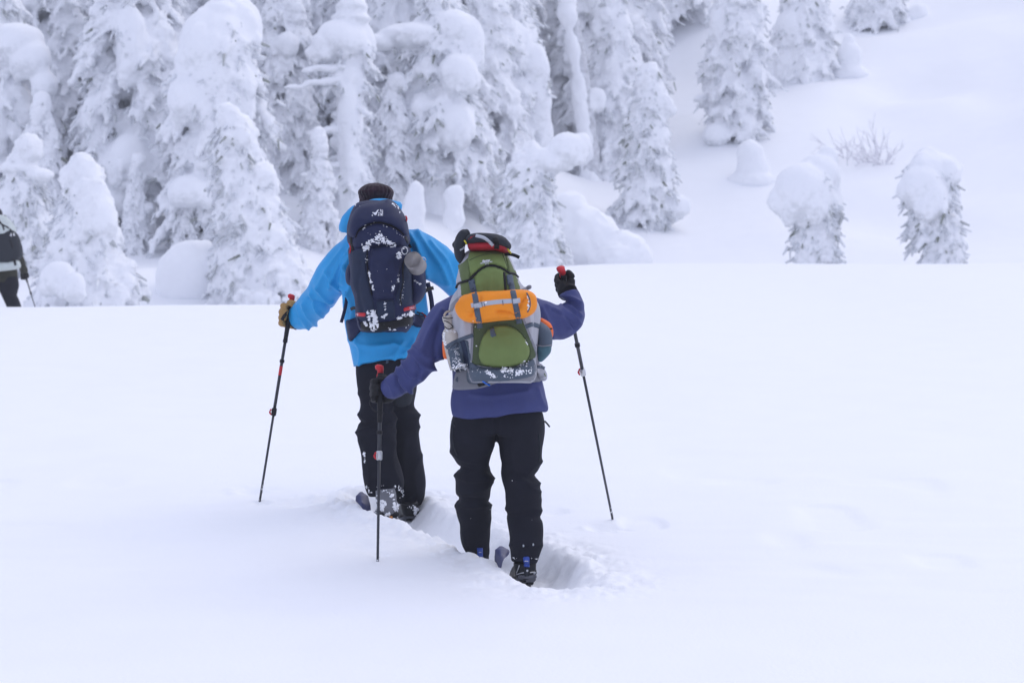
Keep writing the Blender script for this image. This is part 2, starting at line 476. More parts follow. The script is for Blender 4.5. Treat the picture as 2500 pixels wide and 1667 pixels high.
def mound(label, bumps, Y=None, name='snow_mound', rough=.05, seed=0, group=None, foot=None):
    """a hump of snow over a buried bush: bumps in photo pixels (px, py, half w, half h[, dy])"""
    if foot: Y = ground_hit(*foot)[1] + .25
    s = F / Y
    c = np.array([[(b[0] - 1250) / s, Y + (b[4] if len(b) > 4 else 0), CAMZ + (833.5 - b[1]) / s] for b in bumps])
    S = np.array([[b[2] / s, b[2] / s * .9, b[3] / s] for b in bumps])
    o0 = c[0] * [1, 1, 0] + [0, 0, gz(c[0][0], c[0][1])]
    bv, bt = blobs(c - o0, S, ICO3)
    V, N, Q = fuse(bv, None, bt, .06, 8, .6)
    V = V + N * (fbm(V * 1.2 + seed, 2, seed) * rough * 2.2 + fbm(V * 3.2 + seed, 3, seed + 3) * rough * .9 + np.abs(fbm(V * 11 + seed, 2, seed + 4)) * rough * .5)[:, None]
    o = link(name, mesh_np(name, V, None, Q), M_CAP)
    o.location = o0; o['label'] = label; o['category'] = 'snow mound'
    if group: o['group'] = group

# --- filler forest behind: a few trees, each reused with its own turn and size
PROTO = []
for k, (H, R, prof, n, caps) in enumerate((
        (9.5, 1.55, FIR, 150, ((.1, -.3, 9.2, .45, .45, .5), (.5, -.7, 5.8, .55, .5, .4))),
        (10.5, 1.35, COL, 160, ((-.1, -.2, 10.2, .55, .5, .75), (-.6, -.7, 7.0, .5, .5, .55), (.6, -.5, 4.6, .5, .5, .4))),
        (8.5, 1.7, FIR, 140, ((0, -.1, 8.2, .35, .35, .5),)),
        (11, 1.6, COL, 170, ((.2, -.2, 10.8, .6, .55, .6), (.4, -.9, 8.2, .5, .45, .5))))):
    PROTO.append(make_tree(100 + k, H, R, prof, n=n, caps=caps, voxel=.058, needles=3000, r0=.145, droop=1.15, rough=.045))
_pm = [None] * len(PROTO)
def filler(i, k, px, Y, zoff, rot, scale, label):
    x = (px - 1250) / F * Y
    loc = (x, Y, gz(x, Y) - .2 + zoff)
    r = place_tree(PROTO[k], label, loc, meshes=_pm[k], rot=rot, scale=scale, group='snow-covered trees of the forest behind')
    if _pm[k] is None: _pm[k] = r
FILL = [(0, -60, 54, 1.0, 0, 0, 'far snowy fir at the edge of the photo behind the third skier'),
        (1, 60, 58, 1.15, 1, 0, 'far snowy fir with dark gaps, above the black pack of the third skier'),
        (2, 165, 62, 1.1, 2, 0, 'far rimed fir between the top left corner and the tall double-stemmed fir'),
        (3, 300, 60, 1.1, 3, 0, 'far snowy fir rising behind the tall double-stemmed fir'),
        (0, 430, 58, 1.15, 4, 0, 'far rimed fir left of the domed fir, its top out of the picture'),
        (1, 640, 57, 1.0, 5, 0, 'far grey rimed fir directly right of the domed fir'),
        (2, 720, 52, 1.0, 0.5, 0, 'rimed fir behind the blue-jacketed skier, left of the white pole-like trunk'),
        (3, 790, 60, 1.15, 1.5, 0, 'far rimed fir over the white pole-like trunk'),
        (0, 950, 56, 1.1, 2.5, 0, 'grey rimed fir above the hat of the blue-jacketed skier'),
        (2, 1010, 62, 1.2, 3.5, 0, 'far rimed fir left of the hunched white snow arch'),
        (1, 1180, 58, 1.0, 4.5, 0, 'rimed fir behind the hunched white snow arch'),
        (3, 1270, 62, 1.1, 5.5, 0, 'far rimed fir right of the hunched white snow arch'),
        (0, 1345, 66, 1.1, 0.2, 0, 'far rimed fir left of the leaning bare trunk'),
        (2, 1500, 64, 1.1, 2.2, 0, 'far rimed fir right of the leaning bare trunk'),
        (1, 1640, 70, 1.05, 3.2, 0, 'far rimed fir between the wide fir and the tall feathery fir'),
        (3, 1560, 76, 1.1, 4.2, 0, 'farthest rimed fir above the small leaning fir'),
        (0, 1400, 78, 1.1, 1.2, 0, 'farthest rimed fir behind the leaning bare trunk'),
        (2, 1100, 70, 1.2, 2.9, 0, 'farthest rimed fir above the hunched snow arch'),
        (3, 880, 70, 1.2, .9, 0, 'farthest rimed fir above the head of the blue-jacketed skier'),
        (1, 540, 68, 1.2, 1.9, 0, 'farthest rimed fir hidden by the domed fir'),
        (0, 230, 70, 1.2, 5.9, 0, 'farthest rimed fir behind the tall double-stemmed fir'),
        (2, 20, 68, 1.2, 4.9, 0, 'farthest rimed fir in the top left corner'),
        (1, 1760, 82, 1.0, .4, 0, 'farthest rimed fir behind the tall feathery fir'),
        (2, 1900, 80, 1.0, 1.4, 0, 'far rimed fir between the feathery fir and the one with hanging boughs')]
FILL += [(0, 330, 44, .26, 1.3, -.5, 'low rimed fir at the foot of the tall double-stemmed fir'),
         (3, 455, 43.5, .2, 2.3, -.6, 'low rimed fir behind the great smooth snow mound'),
         (2, 780, 44.5, .34, 5.3, -.5, 'low rimed fir above the glove holding the red-topped pole'),
         (1, 100, 45, .33, 3.6, -.5, 'low rimed fir behind the arching fir top'),
         (3, 960, 48.5, .33, .2, -.8, 'low rimed fir behind the finger-like post of snow'),
         (1, 610, 45, .3, 4.1, -.6, 'low rimed fir half hidden by the bushy rime-crusted fir'),
         (2, 410, 50, .7, 2.6, -.6, 'rimed fir between the tall double-stemmed fir and the domed fir'),
         (0, 760, 52, .8, 3.3, -.3, 'rimed fir just left of the white pole-like trunk, half hidden by the hat'),
         (3, 930, 51, .85, 1.0, -.6, 'rimed fir right of the white pole-like trunk'),
         (2, 1190, 51, .75, 5.0, -.4, 'low rimed fir at the foot of the hunched white snow arch'),
         (1, 700, 49, .5, .8, -.5, 'grey rimed fir right behind the bushy rime-crusted fir'),
         (0, 290, 49, .6, 4.4, -.6, 'rimed fir behind the low drooping fir'),
         (2, 1420, 60, .8, 3.9, -.4, 'rimed fir below the leaning bare trunk'),
         (3, 120, 50, .8, 2.2, -.5, 'rimed fir above the head of the third skier')]
for i, (k, px, Y, scl, rot, zo, lab) in enumerate(FILL):
    filler(i, k, px, Y, zo, rot, scl, lab)

# --- the trees the photo shows one by one
tree_px(11, 'tall snowy fir at the far left edge with a big smooth shoulder of snow', -20, 700, -10, -120, 190, Y=47, n=140, caps_px=((60, 110, 65, 50, -.7), (95, 150, 50, 50, -.8), (10, 330, 36, 70, -.9), (130, 215, 36, 34, -.9)), droop=.8)
tree_px(12, 'tall slender fir, snow hanging in strips, left of the domed fir', 350, 650, 330, -160, 165, Y=46, n=170, prof=COL, t0=.2, sparse=.75, bags=.08, caps_px=((240, 290, 28, 60, -.7), (340, 120, 40, 100, -.9), (335, 400, 55, 75, -.9), (300, 480, 45, 45, -.7), (355, 560, 28, 100, -.1)), trunk_r=.2, plaster=.2)
tree_px(13, 'tall fir under a great white dome of snow', 520, 745, 545, 10, 130, Y=44, n=120, prof=COL, caps_px=((530, 120, 92, 105), (575, 60, 62, 85, .2), (480, 160, 45, 60, -.4), (540, 190, 70, 50, -.4), (470, 245, 50, 60, -.6), (600, 255, 30, 60, -.5), (480, 470, 55, 40, -.9), (530, 330, 55, 80, -.3)), t0=.12, droop=.8)
tree_px(14, 'bushy small fir crusted with rime, beside the sleeve of the blue jacket', 655, 742, 560, 300, 150, Y=38.5, n=150, caps_px=((640, 440, 22, 65, .4),), r0=.1, voxel=.05, needles=2400, prof=[(0, .85), (.12, 1), (.45, .6), (.75, .34), (1, .1)], rmin=.6)
tree_px(15, 'low drooping fir smothered in snow beside the third skier', 210, 770, 205, 430, 165, Y=37, n=130, caps_px=((265, 530, 36, 48, -.3), (165, 675, 44, 44, -.9), (215, 700, 32, 36, -1.1), (185, 470, 24, 34, 0)), r0=.11, voxel=.05, needles=2400, droop=1.1)
tree_px(16, 'rimed fir top arching over the third skier', 45, 760, 60, 395, 110, Y=41, n=90, caps_px=((45, 408, 50, 14, 0), (105, 425, 30, 16, -.2)), r0=.1, voxel=.05, needles=2400)
tree_px(17, 'straight white pole-like trunk under a wedge-shaped snow hat', 850, 640, 860, -40, 88, Y=47, n=70, needles=800, prof=[(0, .75), (.6, .6), (.75, .6), (1, .3)], plaster=.33, trunk_r=.2, sparse=.32, bags=.03, droop=.55, r0=.085, bare=((.80, .97),),
        caps_px=((835, 95, 66, 48), (790, 125, 35, 28, -.3), (860, 60, 36, 75, 0), (885, 100, 30, 50, 0), (865, 10, 26, 50, 0), (852, 200, 40, 60, -.2), (858, 310, 33, 110, -.42), (860, 430, 31, 110, -.42), (860, 560, 34, 110, -.42)))
tree_px(18, 'hunched tree bowed under heavy white snow bags, right of the pole-like trunk', 1085, 600, 1070, -30, 120, Y=49, n=100, prof=COL, sparse=.55, bags=.08, t0=.2,
        caps_px=((1010, 85, 90, 32, -.3), (930, 105, 40, 22, -.5), (1110, 70, 62, 48, -.3), (1150, 110, 34, 75, -.4), (1120, 185, 50, 52, -.7), (1060, 230, 30, 70, -.4), (1035, 265, 36, 45, -.6), (1112, 310, 52, 58, -.8), (1060, 340, 30, 110, -.1), (1050, 480, 40, 110, -.1)))
tree_px(19, 'leaning fir with a smooth white column of snow down its side', 1250, 470, 1230, -60, 100, Y=52, n=120, prof=COL, sparse=.7, caps_px=((1310, 155, 30, 50, -.5), (1318, 240, 26, 90, -.4), (1325, 330, 24, 60, -.3), (1250, 110, 40, 60, -.6), (1230, 280, 40, 40, -.9)))
tree_px(20, 'wide rimed fir with long side branches, right of the leaning bare trunk', 1500, 350, 1500, -30, 100, Y=58, n=140, caps_px=((1510, 60, 30, 40, -.2), (1450, 250, 30, 30, -.9)), t0=.0)
tree_px(21, 'small leaning fir standing alone in the middle of the slope', 1575, 545, 1583, 165, 74, n=110, sparse=.85, prof=[(0, .7), (.15, 1), (.3, .95), (.6, .55), (.85, .33), (1, .12)], r0=.1, voxel=.05, needles=2400,
        caps_px=((1583, 185, 20, 30, 0), (1590, 250, 24, 30, -.2), (1600, 320, 30, 45, -.2), (1560, 330, 20, 60, -.2), (1610, 420, 34, 60, -.1), (1640, 500, 40, 40, 0)))
tree_px(22, 'tall feathery fir on the slope with bare snow to its right', 1800, 330, 1800, -80, 80, n=150, sparse=.85, prof=COL, r0=.11, needles=2400, caps_px=((1790, 210, 45, 60, -.1), (1775, 60, 40, 60, -.2), (1745, 330, 32, 28, -.5)))
tree_px(23, 'fir with hanging boughs near the top of the slope', 1960, 190, 1965, -140, 95, n=120, droop=1.15, needles=2400, caps_px=((1930, 60, 40, 40, -.3),))
tree_px(24, 'rimed fir at the top edge of the open slope', 2140, 60, 2150, -200, 80, n=100, needles=2400)
tree_px(25, 'stub of a fir under a bent white finger of snow, above the green pack', 1290, 640, 1290, 385, 90, Y=43, n=90, r0=.09, voxel=.045, needles=2400, prof=[(0, 1), (.3, .95), (.7, .7), (1, .35)], droop=1.1, t0=.05,
        caps_px=((1385, 360, 45, 38, -.2), (1340, 385, 50, 30, -.1), (1305, 400, 36, 28, 0), (1420, 345, 22, 26, -.2), (1260, 470, 26, 60, .3)), name='snowy_fir')
tree_px(26, 'mushroom-shaped fir under a lopsided white cap, left of its twin', 2005, 660, 1985, 400, 46, Y=46, n=70, sparse=.7, r0=.115, voxel=.045, needles=2400, prof=[(0, .3), (.15, .5), (.4, .75), (.6, 1), (1, .8)], t0=.06,
        caps_px=((1960, 465, 72, 72, -.2), (2000, 420, 52, 50, 0), (2022, 378, 25, 30, .1), (1930, 490, 45, 50, -.2), (2030, 490, 30, 52, .1)))
tree_px(27, 'mushroom-shaped fir with dark green tips, at the right end of the crest', 2300, 665, 2270, 385, 66, Y=46, n=85, sparse=.7, r0=.11, voxel=.045, needles=2400, prof=[(0, .9), (.15, 1), (.35, .6), (.7, .8), (1, .6)], t0=.06,
        caps_px=((2275, 420, 62, 52, 0), (2240, 455, 50, 48, -.3), (2300, 410, 45, 40, .2), (2325, 480, 28, 90, .3), (2265, 480, 40, 50, -.4)))

# snow-plastered dead side branches of the pole-like trunk
def side_branches():
    host = [o for o in sc.objects if o.get('label', '').startswith('straight white pole-like')][0]
    s = F / 47; hx, hy, hz = host.location
    for (x0, y0, x1, y1, dy) in ((845, 172, 740, 170, -.2), (845, 200, 700, 212, -.4), (842, 318, 752, 322, -.3), (840, 405, 742, 425, -.35), (842, 515, 728, 532, -.3), (870, 260, 905, 275, -.3), (870, 420, 910, 440, -.2)):
        a = np.array([(x0 - 1250) / s - hx, -.35, CAMZ + (833.5 - y0) / s - hz]); b = np.array([(x1 - 1250) / s - hx, dy - .4, CAMZ + (833.5 - y1) / s - hz])
        k = np.linspace(0, 1, 8)[:, None]; p = a + (b - a) * k - np.array([0, 0, .12]) * k ** 2 + np.random.default_rng(x1).normal(0, .02, (8, 3))
        V, q, t = tubes(p[None], np.array([[.07, .075, .08, .07, .075, .065, .06, .03]]), 8)
        V, N, Q = fuse(V, q, t, .03, 2); V = V + N * (fbm(V * 7, 2, x1) * .03)[:, None]
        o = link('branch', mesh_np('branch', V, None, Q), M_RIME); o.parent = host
side_branches()

# snow mounds
mound('great smooth snow mound right of the drooping fir', ((468, 680, 92, 92), (540, 735, 110, 50, .4), (380, 745, 70, 40, .2), (520, 700, 75, 70, .4), (430, 700, 55, 60, -.2), (500, 640, 55, 55)), 39, seed=3)
mound('narrow finger-like post of snow beside the hat of the blue-jacketed skier', ((1015, 470, 22, 36), (1012, 520, 30, 60), (1010, 570, 34, 60)), 45, seed=5)
mound('round snow-capped stump beside the finger-like post', ((1110, 485, 34, 42), (1108, 530, 36, 40)), 46, seed=6)
mound('broad drift of snow beside the stub with the bent white finger', ((1420, 590, 85, 85), (1385, 530, 45, 60), (1490, 630, 110, 50), (1370, 630, 70, 70)), 44.5, seed=7, rough=.09)
mound('egg-shaped snow lump under the tall feathery fir', ((1830, 375, 36, 42), (1836, 410, 40, 40), (1830, 445, 62, 24)), foot=(1835, 450), seed=8)
mound('cone of snow right of the fir with hanging boughs', ((2072, 120, 18, 40), (2072, 150, 36, 45), (2075, 185, 52, 30)), foot=(2075, 190), seed=9)
mound('small knob of snow at the top of the open slope', ((2245, 35, 20, 20), (2225, 40, 24, 14)), foot=(2240, 46), seed=10)

# bare shrub on the slope
def shrub():
    x, y, z = ground_hit(2110, 400)
    g = np.random.default_rng(5); s = F / y
    t = thing('bare_shrub', 'bare frosted twigs of a shrub poking out of the slope above the mushroom-shaped fir', 'shrub', (x, y, z))
    P, R = [], []
    for k in range(34):
        a = np.array([g.uniform(-70, 60) / s, g.uniform(-.4, .4), g.uniform(-10, 25) / s])
        dr = np.array([g.normal(-.25, .6), g.normal(0, .4), g.uniform(.1, 1.0)]); dr /= np.linalg.norm(dr)
        l = g.uniform(.3, .9)
        p = a + dr * np.linspace(0, 1, 6)[:, None] * l + np.cumsum(g.normal(0, .03, (6, 3)), 0)
        P.append(p); R.append(np.linspace(.013, .005, 6))
        for _ in range(3):
            i = g.integers(1, 5); d2 = dr + g.normal(0, .6, 3); d2 /= np.linalg.norm(d2)
            P.append(p[i] + d2 * np.linspace(0, 1, 6)[:, None] * l * .45); R.append(np.linspace(.01, .004, 6))
    V, q, tr = tubes(np.array(P), np.array(R), 5)
    o = link('twigs', mesh_np('twigs', V, tr, q), M_TWIG); o.parent = t; o['kind'] = 'stuff'
shrub()

# leaning dead trunk
def dead_trunk():
    x, y, z = ground_hit(1450, 200); y = 57; x = (1450 - 1250) / F * y; z = gz(x, y)
    s = F / y
    t = thing('dead_tree', 'bare leaning trunk plastered with snow at the top of the picture', 'tree', (x, y, z), 'snow-covered trees on the slope')
    top = np.array([(1385 - 1250) / s - x, 0, CAMZ + (833.5 + 60) / s - z]); n = 12
    k = np.linspace(-.05, 1, n)[:, None]; p = top * k + np.random.default_rng(2).normal(0, .03, (n, 3))
    V, q, tr = tubes(p[None], np.linspace(.26, .16, n)[None], 10)
    o = link('trunk', mesh_np('trunk', V, tr, q), M_BARK); o.parent = t
    p2 = p + np.array([-.08, -.1, .02]); g = np.random.default_rng(3)
    V, N, Q = fuse(*tubes(p2[None], (np.linspace(.24, .15, n) * (1 + .2 * g.standard_normal(n)))[None], 10), .05, 2)
    V = V + N * (fbm(V * 4, 3, 4) * .06)[:, None]
    o = link('snow_plaster', mesh_np('snow_plaster', V, None, Q), M_CAP); o.parent = t
dead_trunk()
# ------------------------------------------------------------------ people: helpers
def catmull(a, n):
    a = np.asarray(a, float)
    if a.ndim == 1: a = a[:, None]
    m = len(a); t = np.linspace(0, m - 1, n); i = np.clip(t.astype(int), 0, m - 2); f = (t - i)[:, None]
    g = lambda j: a[np.clip(j, 0, m - 1)]
    p0, p1, p2, p3 = g(i - 1), g(i), g(i + 1), g(i + 2)
    return .5 * ((2 * p1) + (-p0 + p2) * f + (2 * p0 - 5 * p1 + 4 * p2 - p3) * f ** 2 + (-p0 + 3 * p1 - 3 * p2 + p3) * f ** 3)

def loft(rings, n=28, k=28, power=2.3, flat=False):
    """rings: (px, py, half width px, depth half m, Y) along a limb; closed tube. flat: rings stay level"""
    r = catmull(np.array(rings, float), n)
    C = np.array([at(a[0], a[1], a[4]) for a in r])
    hw = r[:, 2] / F * r[:, 4]; hd = r[:, 3]
    T = np.gradient(C, axis=0); T /= np.linalg.norm(T, axis=1, keepdims=True)
    if flat: T = np.tile([0, 0, -1.], (n, 1))
    Yax = np.array([0, 1., 0])
    A = np.cross(T, Yax); A /= np.linalg.norm(A, axis=1, keepdims=True) + 1e-9
    B = np.cross(A, T)
    an = np.arange(k) / k * 2 * np.pi
    ca, sa = np.cos(an), np.sin(an)
    ca = np.sign(ca) * np.abs(ca) ** (2 / power); sa = np.sign(sa) * np.abs(sa) ** (2 / power)
    V = C[:, None] + hw[:, None, None] * ca[None, :, None] * A[:, None] + hd[:, None, None] * sa[None, :, None] * B[:, None]
    V = V.reshape(-1, 3)
    q = []
    for a in range(n - 1):
        for j in range(k):
            q.append((a * k + j, a * k + (j + 1) % k, (a + 1) * k + (j + 1) % k, (a + 1) * k + j))
    t = []
    c0 = len(V)
    V = np.concatenate([V, C[:1], C[-1:]])
    for j in range(k):
        t.append((c0, (j + 1) % k, j)); t.append((c0 + 1, (n - 1) * k + j, (n - 1) * k + (j + 1) % k))
    return V, np.array(q), np.array(t)

def to_px(V):
    return np.stack([1250 + F * V[:, 0] / V[:, 1], 833.5 - F * (V[:, 2] - CAMZ) / V[:, 1]], -1)

def poly_dist(P, line):
    d = np.full(len(P), 1e9); line = np.asarray(line, float)
    for a, b in zip(line[:-1], line[1:]):
        ab = b - a; t = np.clip(((P - a) @ ab) / (ab @ ab + 1e-9), 0, 1)
        d = np.minimum(d, np.hypot(*(P - a - t[:, None] * ab).T))
    return d

def cloth(parts, voxel=.011, smooth=4, folds=(), wr=.006, wscale=(9, 9, 9), seed=0, fk=1.9):
    """one continuous garment from lofted pieces, with creases: folds = (polyline px, width px, depth m)"""
    V, q, t = cat(*parts)
    V, N, Q = fuse(V, q, t, voxel, smooth)
    d = np.zeros(len(V))
    n1 = noise3(V * np.array(wscale), seed); d += (1 - 2 * np.abs(n1)) * wr
    d += noise3(V * np.array(wscale) * 2.3 + 9, seed + 1) * wr * .4
    if folds:
        P = to_px(V)
        for line, wd, dep in folds:
            line = catmull(line, 14)
            d += fk * dep * np.exp(-(poly_dist(P, line) / wd) ** 1.3)
    V = V + N * d[:, None]
    return V, Q

def soft(name, V, Q, m, parent, T=None):
    return link(name, mesh_np(name, V, T, Q), m, parent)

def tube_obj(name, pts, radii, m, parent, k=10, n=None, **kw):
    pts = np.asarray(pts, float); radii = np.asarray(radii, float) * np.ones(len(pts))
    if n: pts = catmull(pts, n); radii = catmull(radii, n)[:, 0]
    V, q, t = tubes(pts[None], radii[None], k)
    return link(name, mesh_np(name, V, t, q), m, parent, **kw)

class Surface:
    """what is already sewn together, to lay the next piece on"""
    def __init__(self): self.V = np.zeros((0, 3)); self.T = np.zeros((0, 3), int); self.b = None
    def add(self, V, quads=None, tris=None):
        T = []
        if quads is not None and len(quads):
            quads = np.asarray(quads); T += [quads[:, [0, 1, 2]], quads[:, [0, 2, 3]]]
        if tris is not None and len(tris): T.append(np.asarray(tris))
        self.T = np.concatenate([self.T] + [x + len(self.V) for x in T]); self.V = np.concatenate([self.V, V]); self.b = None
    def hit(self, px, py, default):
        if self.b is None: self.b = BVHTree.FromPolygons([tuple(v) for v in self.V], [tuple(int(i) for i in t) for t in self.T])
        d = Vector(at(px, py, 1.0) - np.array([0, 0, CAMZ])).normalized()
        r = self.b.ray_cast(Vector((0, 0, CAMZ)), d, 60)
        return default if r[0] is None else r[0].y

def inside(P, poly):
    x, y = P[:, 0], P[:, 1]; r = np.zeros(len(P), bool); n = len(poly)
    for i in range(n):
        x1, y1 = poly[i]; x2, y2 = poly[(i + 1) % n]
        c = ((y1 > y) != (y2 > y)) & (x < (x2 - x1) * (y - y1) / (y2 - y1 + 1e-12) + x1)
        r ^= c
    return r

def panel(name, outline, surf, m, parent, thick=.012, edge=5, step=4.0, spline=True, sink=.004, default=None, puff=0., keep=True, wr=0, **kw):
    """a sewn-on piece: outline in photo pixels laid on the surface, thick metres proud, edges rounded over `edge` px"""
    o = np.asarray(outline, float)
    if spline: o = catmull(np.concatenate([o, o[:1]]), len(o) * 5 + 1)[:-1]
    seg = []
    for a, b in zip(o, np.roll(o, -1, 0)):
        k = max(1, int(np.hypot(*(b - a)) / step))
        for i in range(k): seg.append(a + (b - a) * i / k)
    o = np.array(seg)
    lo, hi = o.min(0), o.max(0)
    gx, gy = np.meshgrid(np.arange(lo[0], hi[0], step), np.arange(lo[1], hi[1], step))
    gx = gx + (np.arange(gx.shape[0]) % 2)[:, None] * step * .5
    I = np.stack([gx.ravel(), gy.ravel()], -1)
    closed = np.concatenate([o, o[:1]])
    if len(I): I = I[inside(I, o)]
    if len(I): I = I[poly_dist(I, closed) > step * .45]
    # a second ring just inside the outline keeps the rolled edge crisp
    P = np.concatenate([o, I]) if len(I) else o
    ed = [(i, (i + 1) % len(o)) for i in range(len(o))]
    r = geometry.delaunay_2d_cdt([Vector(p) for p in P], ed, [], 1, 1e-4)
    P2 = np.array([v[:] for v in r[0]]); tr = np.array([f[:] if len(f) == 3 else f[:3] for f in r[2]])
    d = poly_dist(P2, closed)
    Y = np.array([surf.hit(p[0], p[1], np.nan) for p in P2])
    if np.isnan(Y).any():
        ok = ~np.isnan(Y)
        if not ok.any(): Y[:] = default
        else:
            for i in np.where(~ok)[0]:
                j = np.argmin(np.hypot(*(P2[ok] - P2[i]).T)); Y[i] = Y[ok][j] + .004
    e = np.clip(d / edge, 0, 1); h = np.sqrt(1 - (1 - e) ** 2)
    rise = thick * h - sink * (1 - h)
    if puff: rise = rise + puff * smooth01(d / (d.max() + 1e-6))
    if wr: rise = rise + wr * (1 - 2 * np.abs(noise3(np.stack([P2[:, 0] / 18, P2[:, 1] / 26, P2[:, 0] * 0], -1), 5))) * e
    Yf = Y - rise
    V = np.array([at(p[0], p[1], y) for p, y in zip(P2, Yf)])
    # close the piece at the back
    Vb = np.array([at(p[0], p[1], y + sink + .003) for p, y in zip(P2, Y)])
    nb = len(o)
    # orientation: outward (towards smaller Y)
    a, b, c = V[tr[:, 0]], V[tr[:, 1]], V[tr[:, 2]]
    flip = np.cross(b - a, c - a)[:, 1] > 0
    tr = np.where(flip[:, None], tr[:, ::-1], tr)
    # boundary edges from the triangulation
    E = {}
    for t in tr:
        for i in range(3):
            k = (t[i], t[(i + 1) % 3]); E[k] = 1
    side = []
    n = len(V)
    for (i, j) in E:
        if (j, i) not in E: side += [(j, i, i + n), (j, i + n, j + n)]
    T = np.concatenate([tr, tr[:, ::-1] + n, np.array(side)]) if len(side) else tr
    Vall = np.concatenate([V, Vb])
    if keep: surf.add(V, None, tr)
    return link(name, mesh_np(name, Vall, T), m, parent, **kw)

def ribbon(line, width, n=24):
    """outline of a strap: centre line px, width px (number or list)"""
    c = catmull(line, n); w_ = catmull(np.ones(len(line)) * width if np.isscalar(width) else width, n)[:, 0] / 2
    t = np.gradient(c, axis=0); t /= np.linalg.norm(t, axis=1, keepdims=True) + 1e-9
    nn = np.stack([-t[:, 1], t[:, 0]], -1)
    return np.concatenate([c + nn * w_[:, None], (c - nn * w_[:, None])[::-1]])
def strap(name, line, width, surf, m, parent, thick=.004, **kw):
    return panel(name, ribbon(line, width, max(6, len(line) * 5)), surf, m, parent, thick=thick, edge=1.5, step=3, spline=False, **{'sink': -.0015, **kw})

def cord(name, line, r, surf, m, parent, lift=.003, n=40, dflt=None):
    c = catmull(line, n)
    pts = []; last = dflt
    for p in c:
        y = surf.hit(p[0], p[1], np.nan)
        if np.isnan(y): y = last
        last = y
        pts.append(at(p[0], p[1], (y if y is not None else 12) - lift))
    return tube_obj(name, pts, r, m, parent, k=6)

def crust(name, spots, surf, m, parent, seed, size=(2, 6), thick=.008, dflt=12):
    """snow stuck to cloth: spots = (polyline px, spread px, count, size factor) -> many small flakes and lumps in one mesh"""
    g = np.random.default_rng(seed); Vs, Ts, o = [], [], 0
    for line, spread, cnt, sf in spots:
        c = catmull(line, 60)
        for _ in range(cnt):
            p = c[g.integers(0, 60)] + g.normal(0, spread, 2)
            y = surf.hit(p[0], p[1], np.nan)
            if np.isnan(y): continue
            s = g.uniform(*size) * sf * g.choice([.5, .8, 1.2])
            k = 9; an = np.arange(k) / k * 2 * np.pi
            rr = s * (.55 + .6 * g.random(k)); el = g.uniform(.6, 1.5)
            ring = p + np.stack([np.cos(an) * rr * el, np.sin(an) * rr / el], -1)
            mid = p + np.stack([np.cos(an) * rr * el * .55, np.sin(an) * rr / el * .55], -1)
            th = thick * min(1.4, .35 + s / 8)
            V = [at(q[0], q[1], surf.hit(q[0], q[1], y) + .002) for q in ring] + [at(q[0], q[1], surf.hit(q[0], q[1], y) - th * g.uniform(.6, 1)) for q in mid] + [at(p[0], p[1], y - th)]
            T = []
            for i in range(k):
                j = (i + 1) % k
                T += [(i, j, k + j), (i, k + j, k + i), (k + i, k + j, 2 * k)]
            Vs.append(np.array(V)); Ts.append(np.array(T)[:, ::-1] + o); o += len(V)
    return link(name, mesh_np(name, np.concatenate(Vs), np.concatenate(Ts)), m, parent, kind='stuff')

def text_mesh(name, body, px, py, size_px, surf, m, parent, rot=0, squash=1.0, dflt=12, lift=.002, shear=0, bold=.0):
    """print on cloth: letters as thin raised flat print, laid on the surface; centre at (px, py)"""
    cu = bpy.data.curves.new("letters", 'FONT'); cu.body = body; cu.size = 1; cu.align_x = 'CENTER'; cu.align_y = 'CENTER'; cu.shear = shear; cu.offset = bold
    cu.resolution_u = 3
    o = bpy.data.objects.new("letters", cu); sc.collection.objects.link(o)
    dg = bpy.context.evaluated_depsgraph_get(); me = bpy.data.meshes.new_from_object(o.evaluated_get(dg))
    bm = bmesh.new(); bm.from_mesh(me); bmesh.ops.triangulate(bm, faces=bm.faces[:])
    bmesh.ops.subdivide_edges(bm, edges=bm.edges[:], cuts=1); bmesh.ops.triangulate(bm, faces=bm.faces[:])
    bm.to_mesh(me); bm.free()
    bpy.data.objects.remove(o)
    ca, sa = math.cos(rot), math.sin(rot)
    for v in me.vertices:
        x, y = v.co.x * size_px * squash, -v.co.y * size_px
        p = (px + x * ca - y * sa, py + x * sa + y * ca)
        Y = surf.hit(p[0], p[1], dflt)
        v.co = at(p[0], p[1], Y - lift)
    me.update(); me.name = name
    return link(name, me, m, parent)

def flat_print(name, poly, surf, m, parent, lift=.002, spline=False):
    return panel(name, poly, surf, m, parent, thick=lift, edge=1, step=3, spline=spline, sink=.001, keep=False)

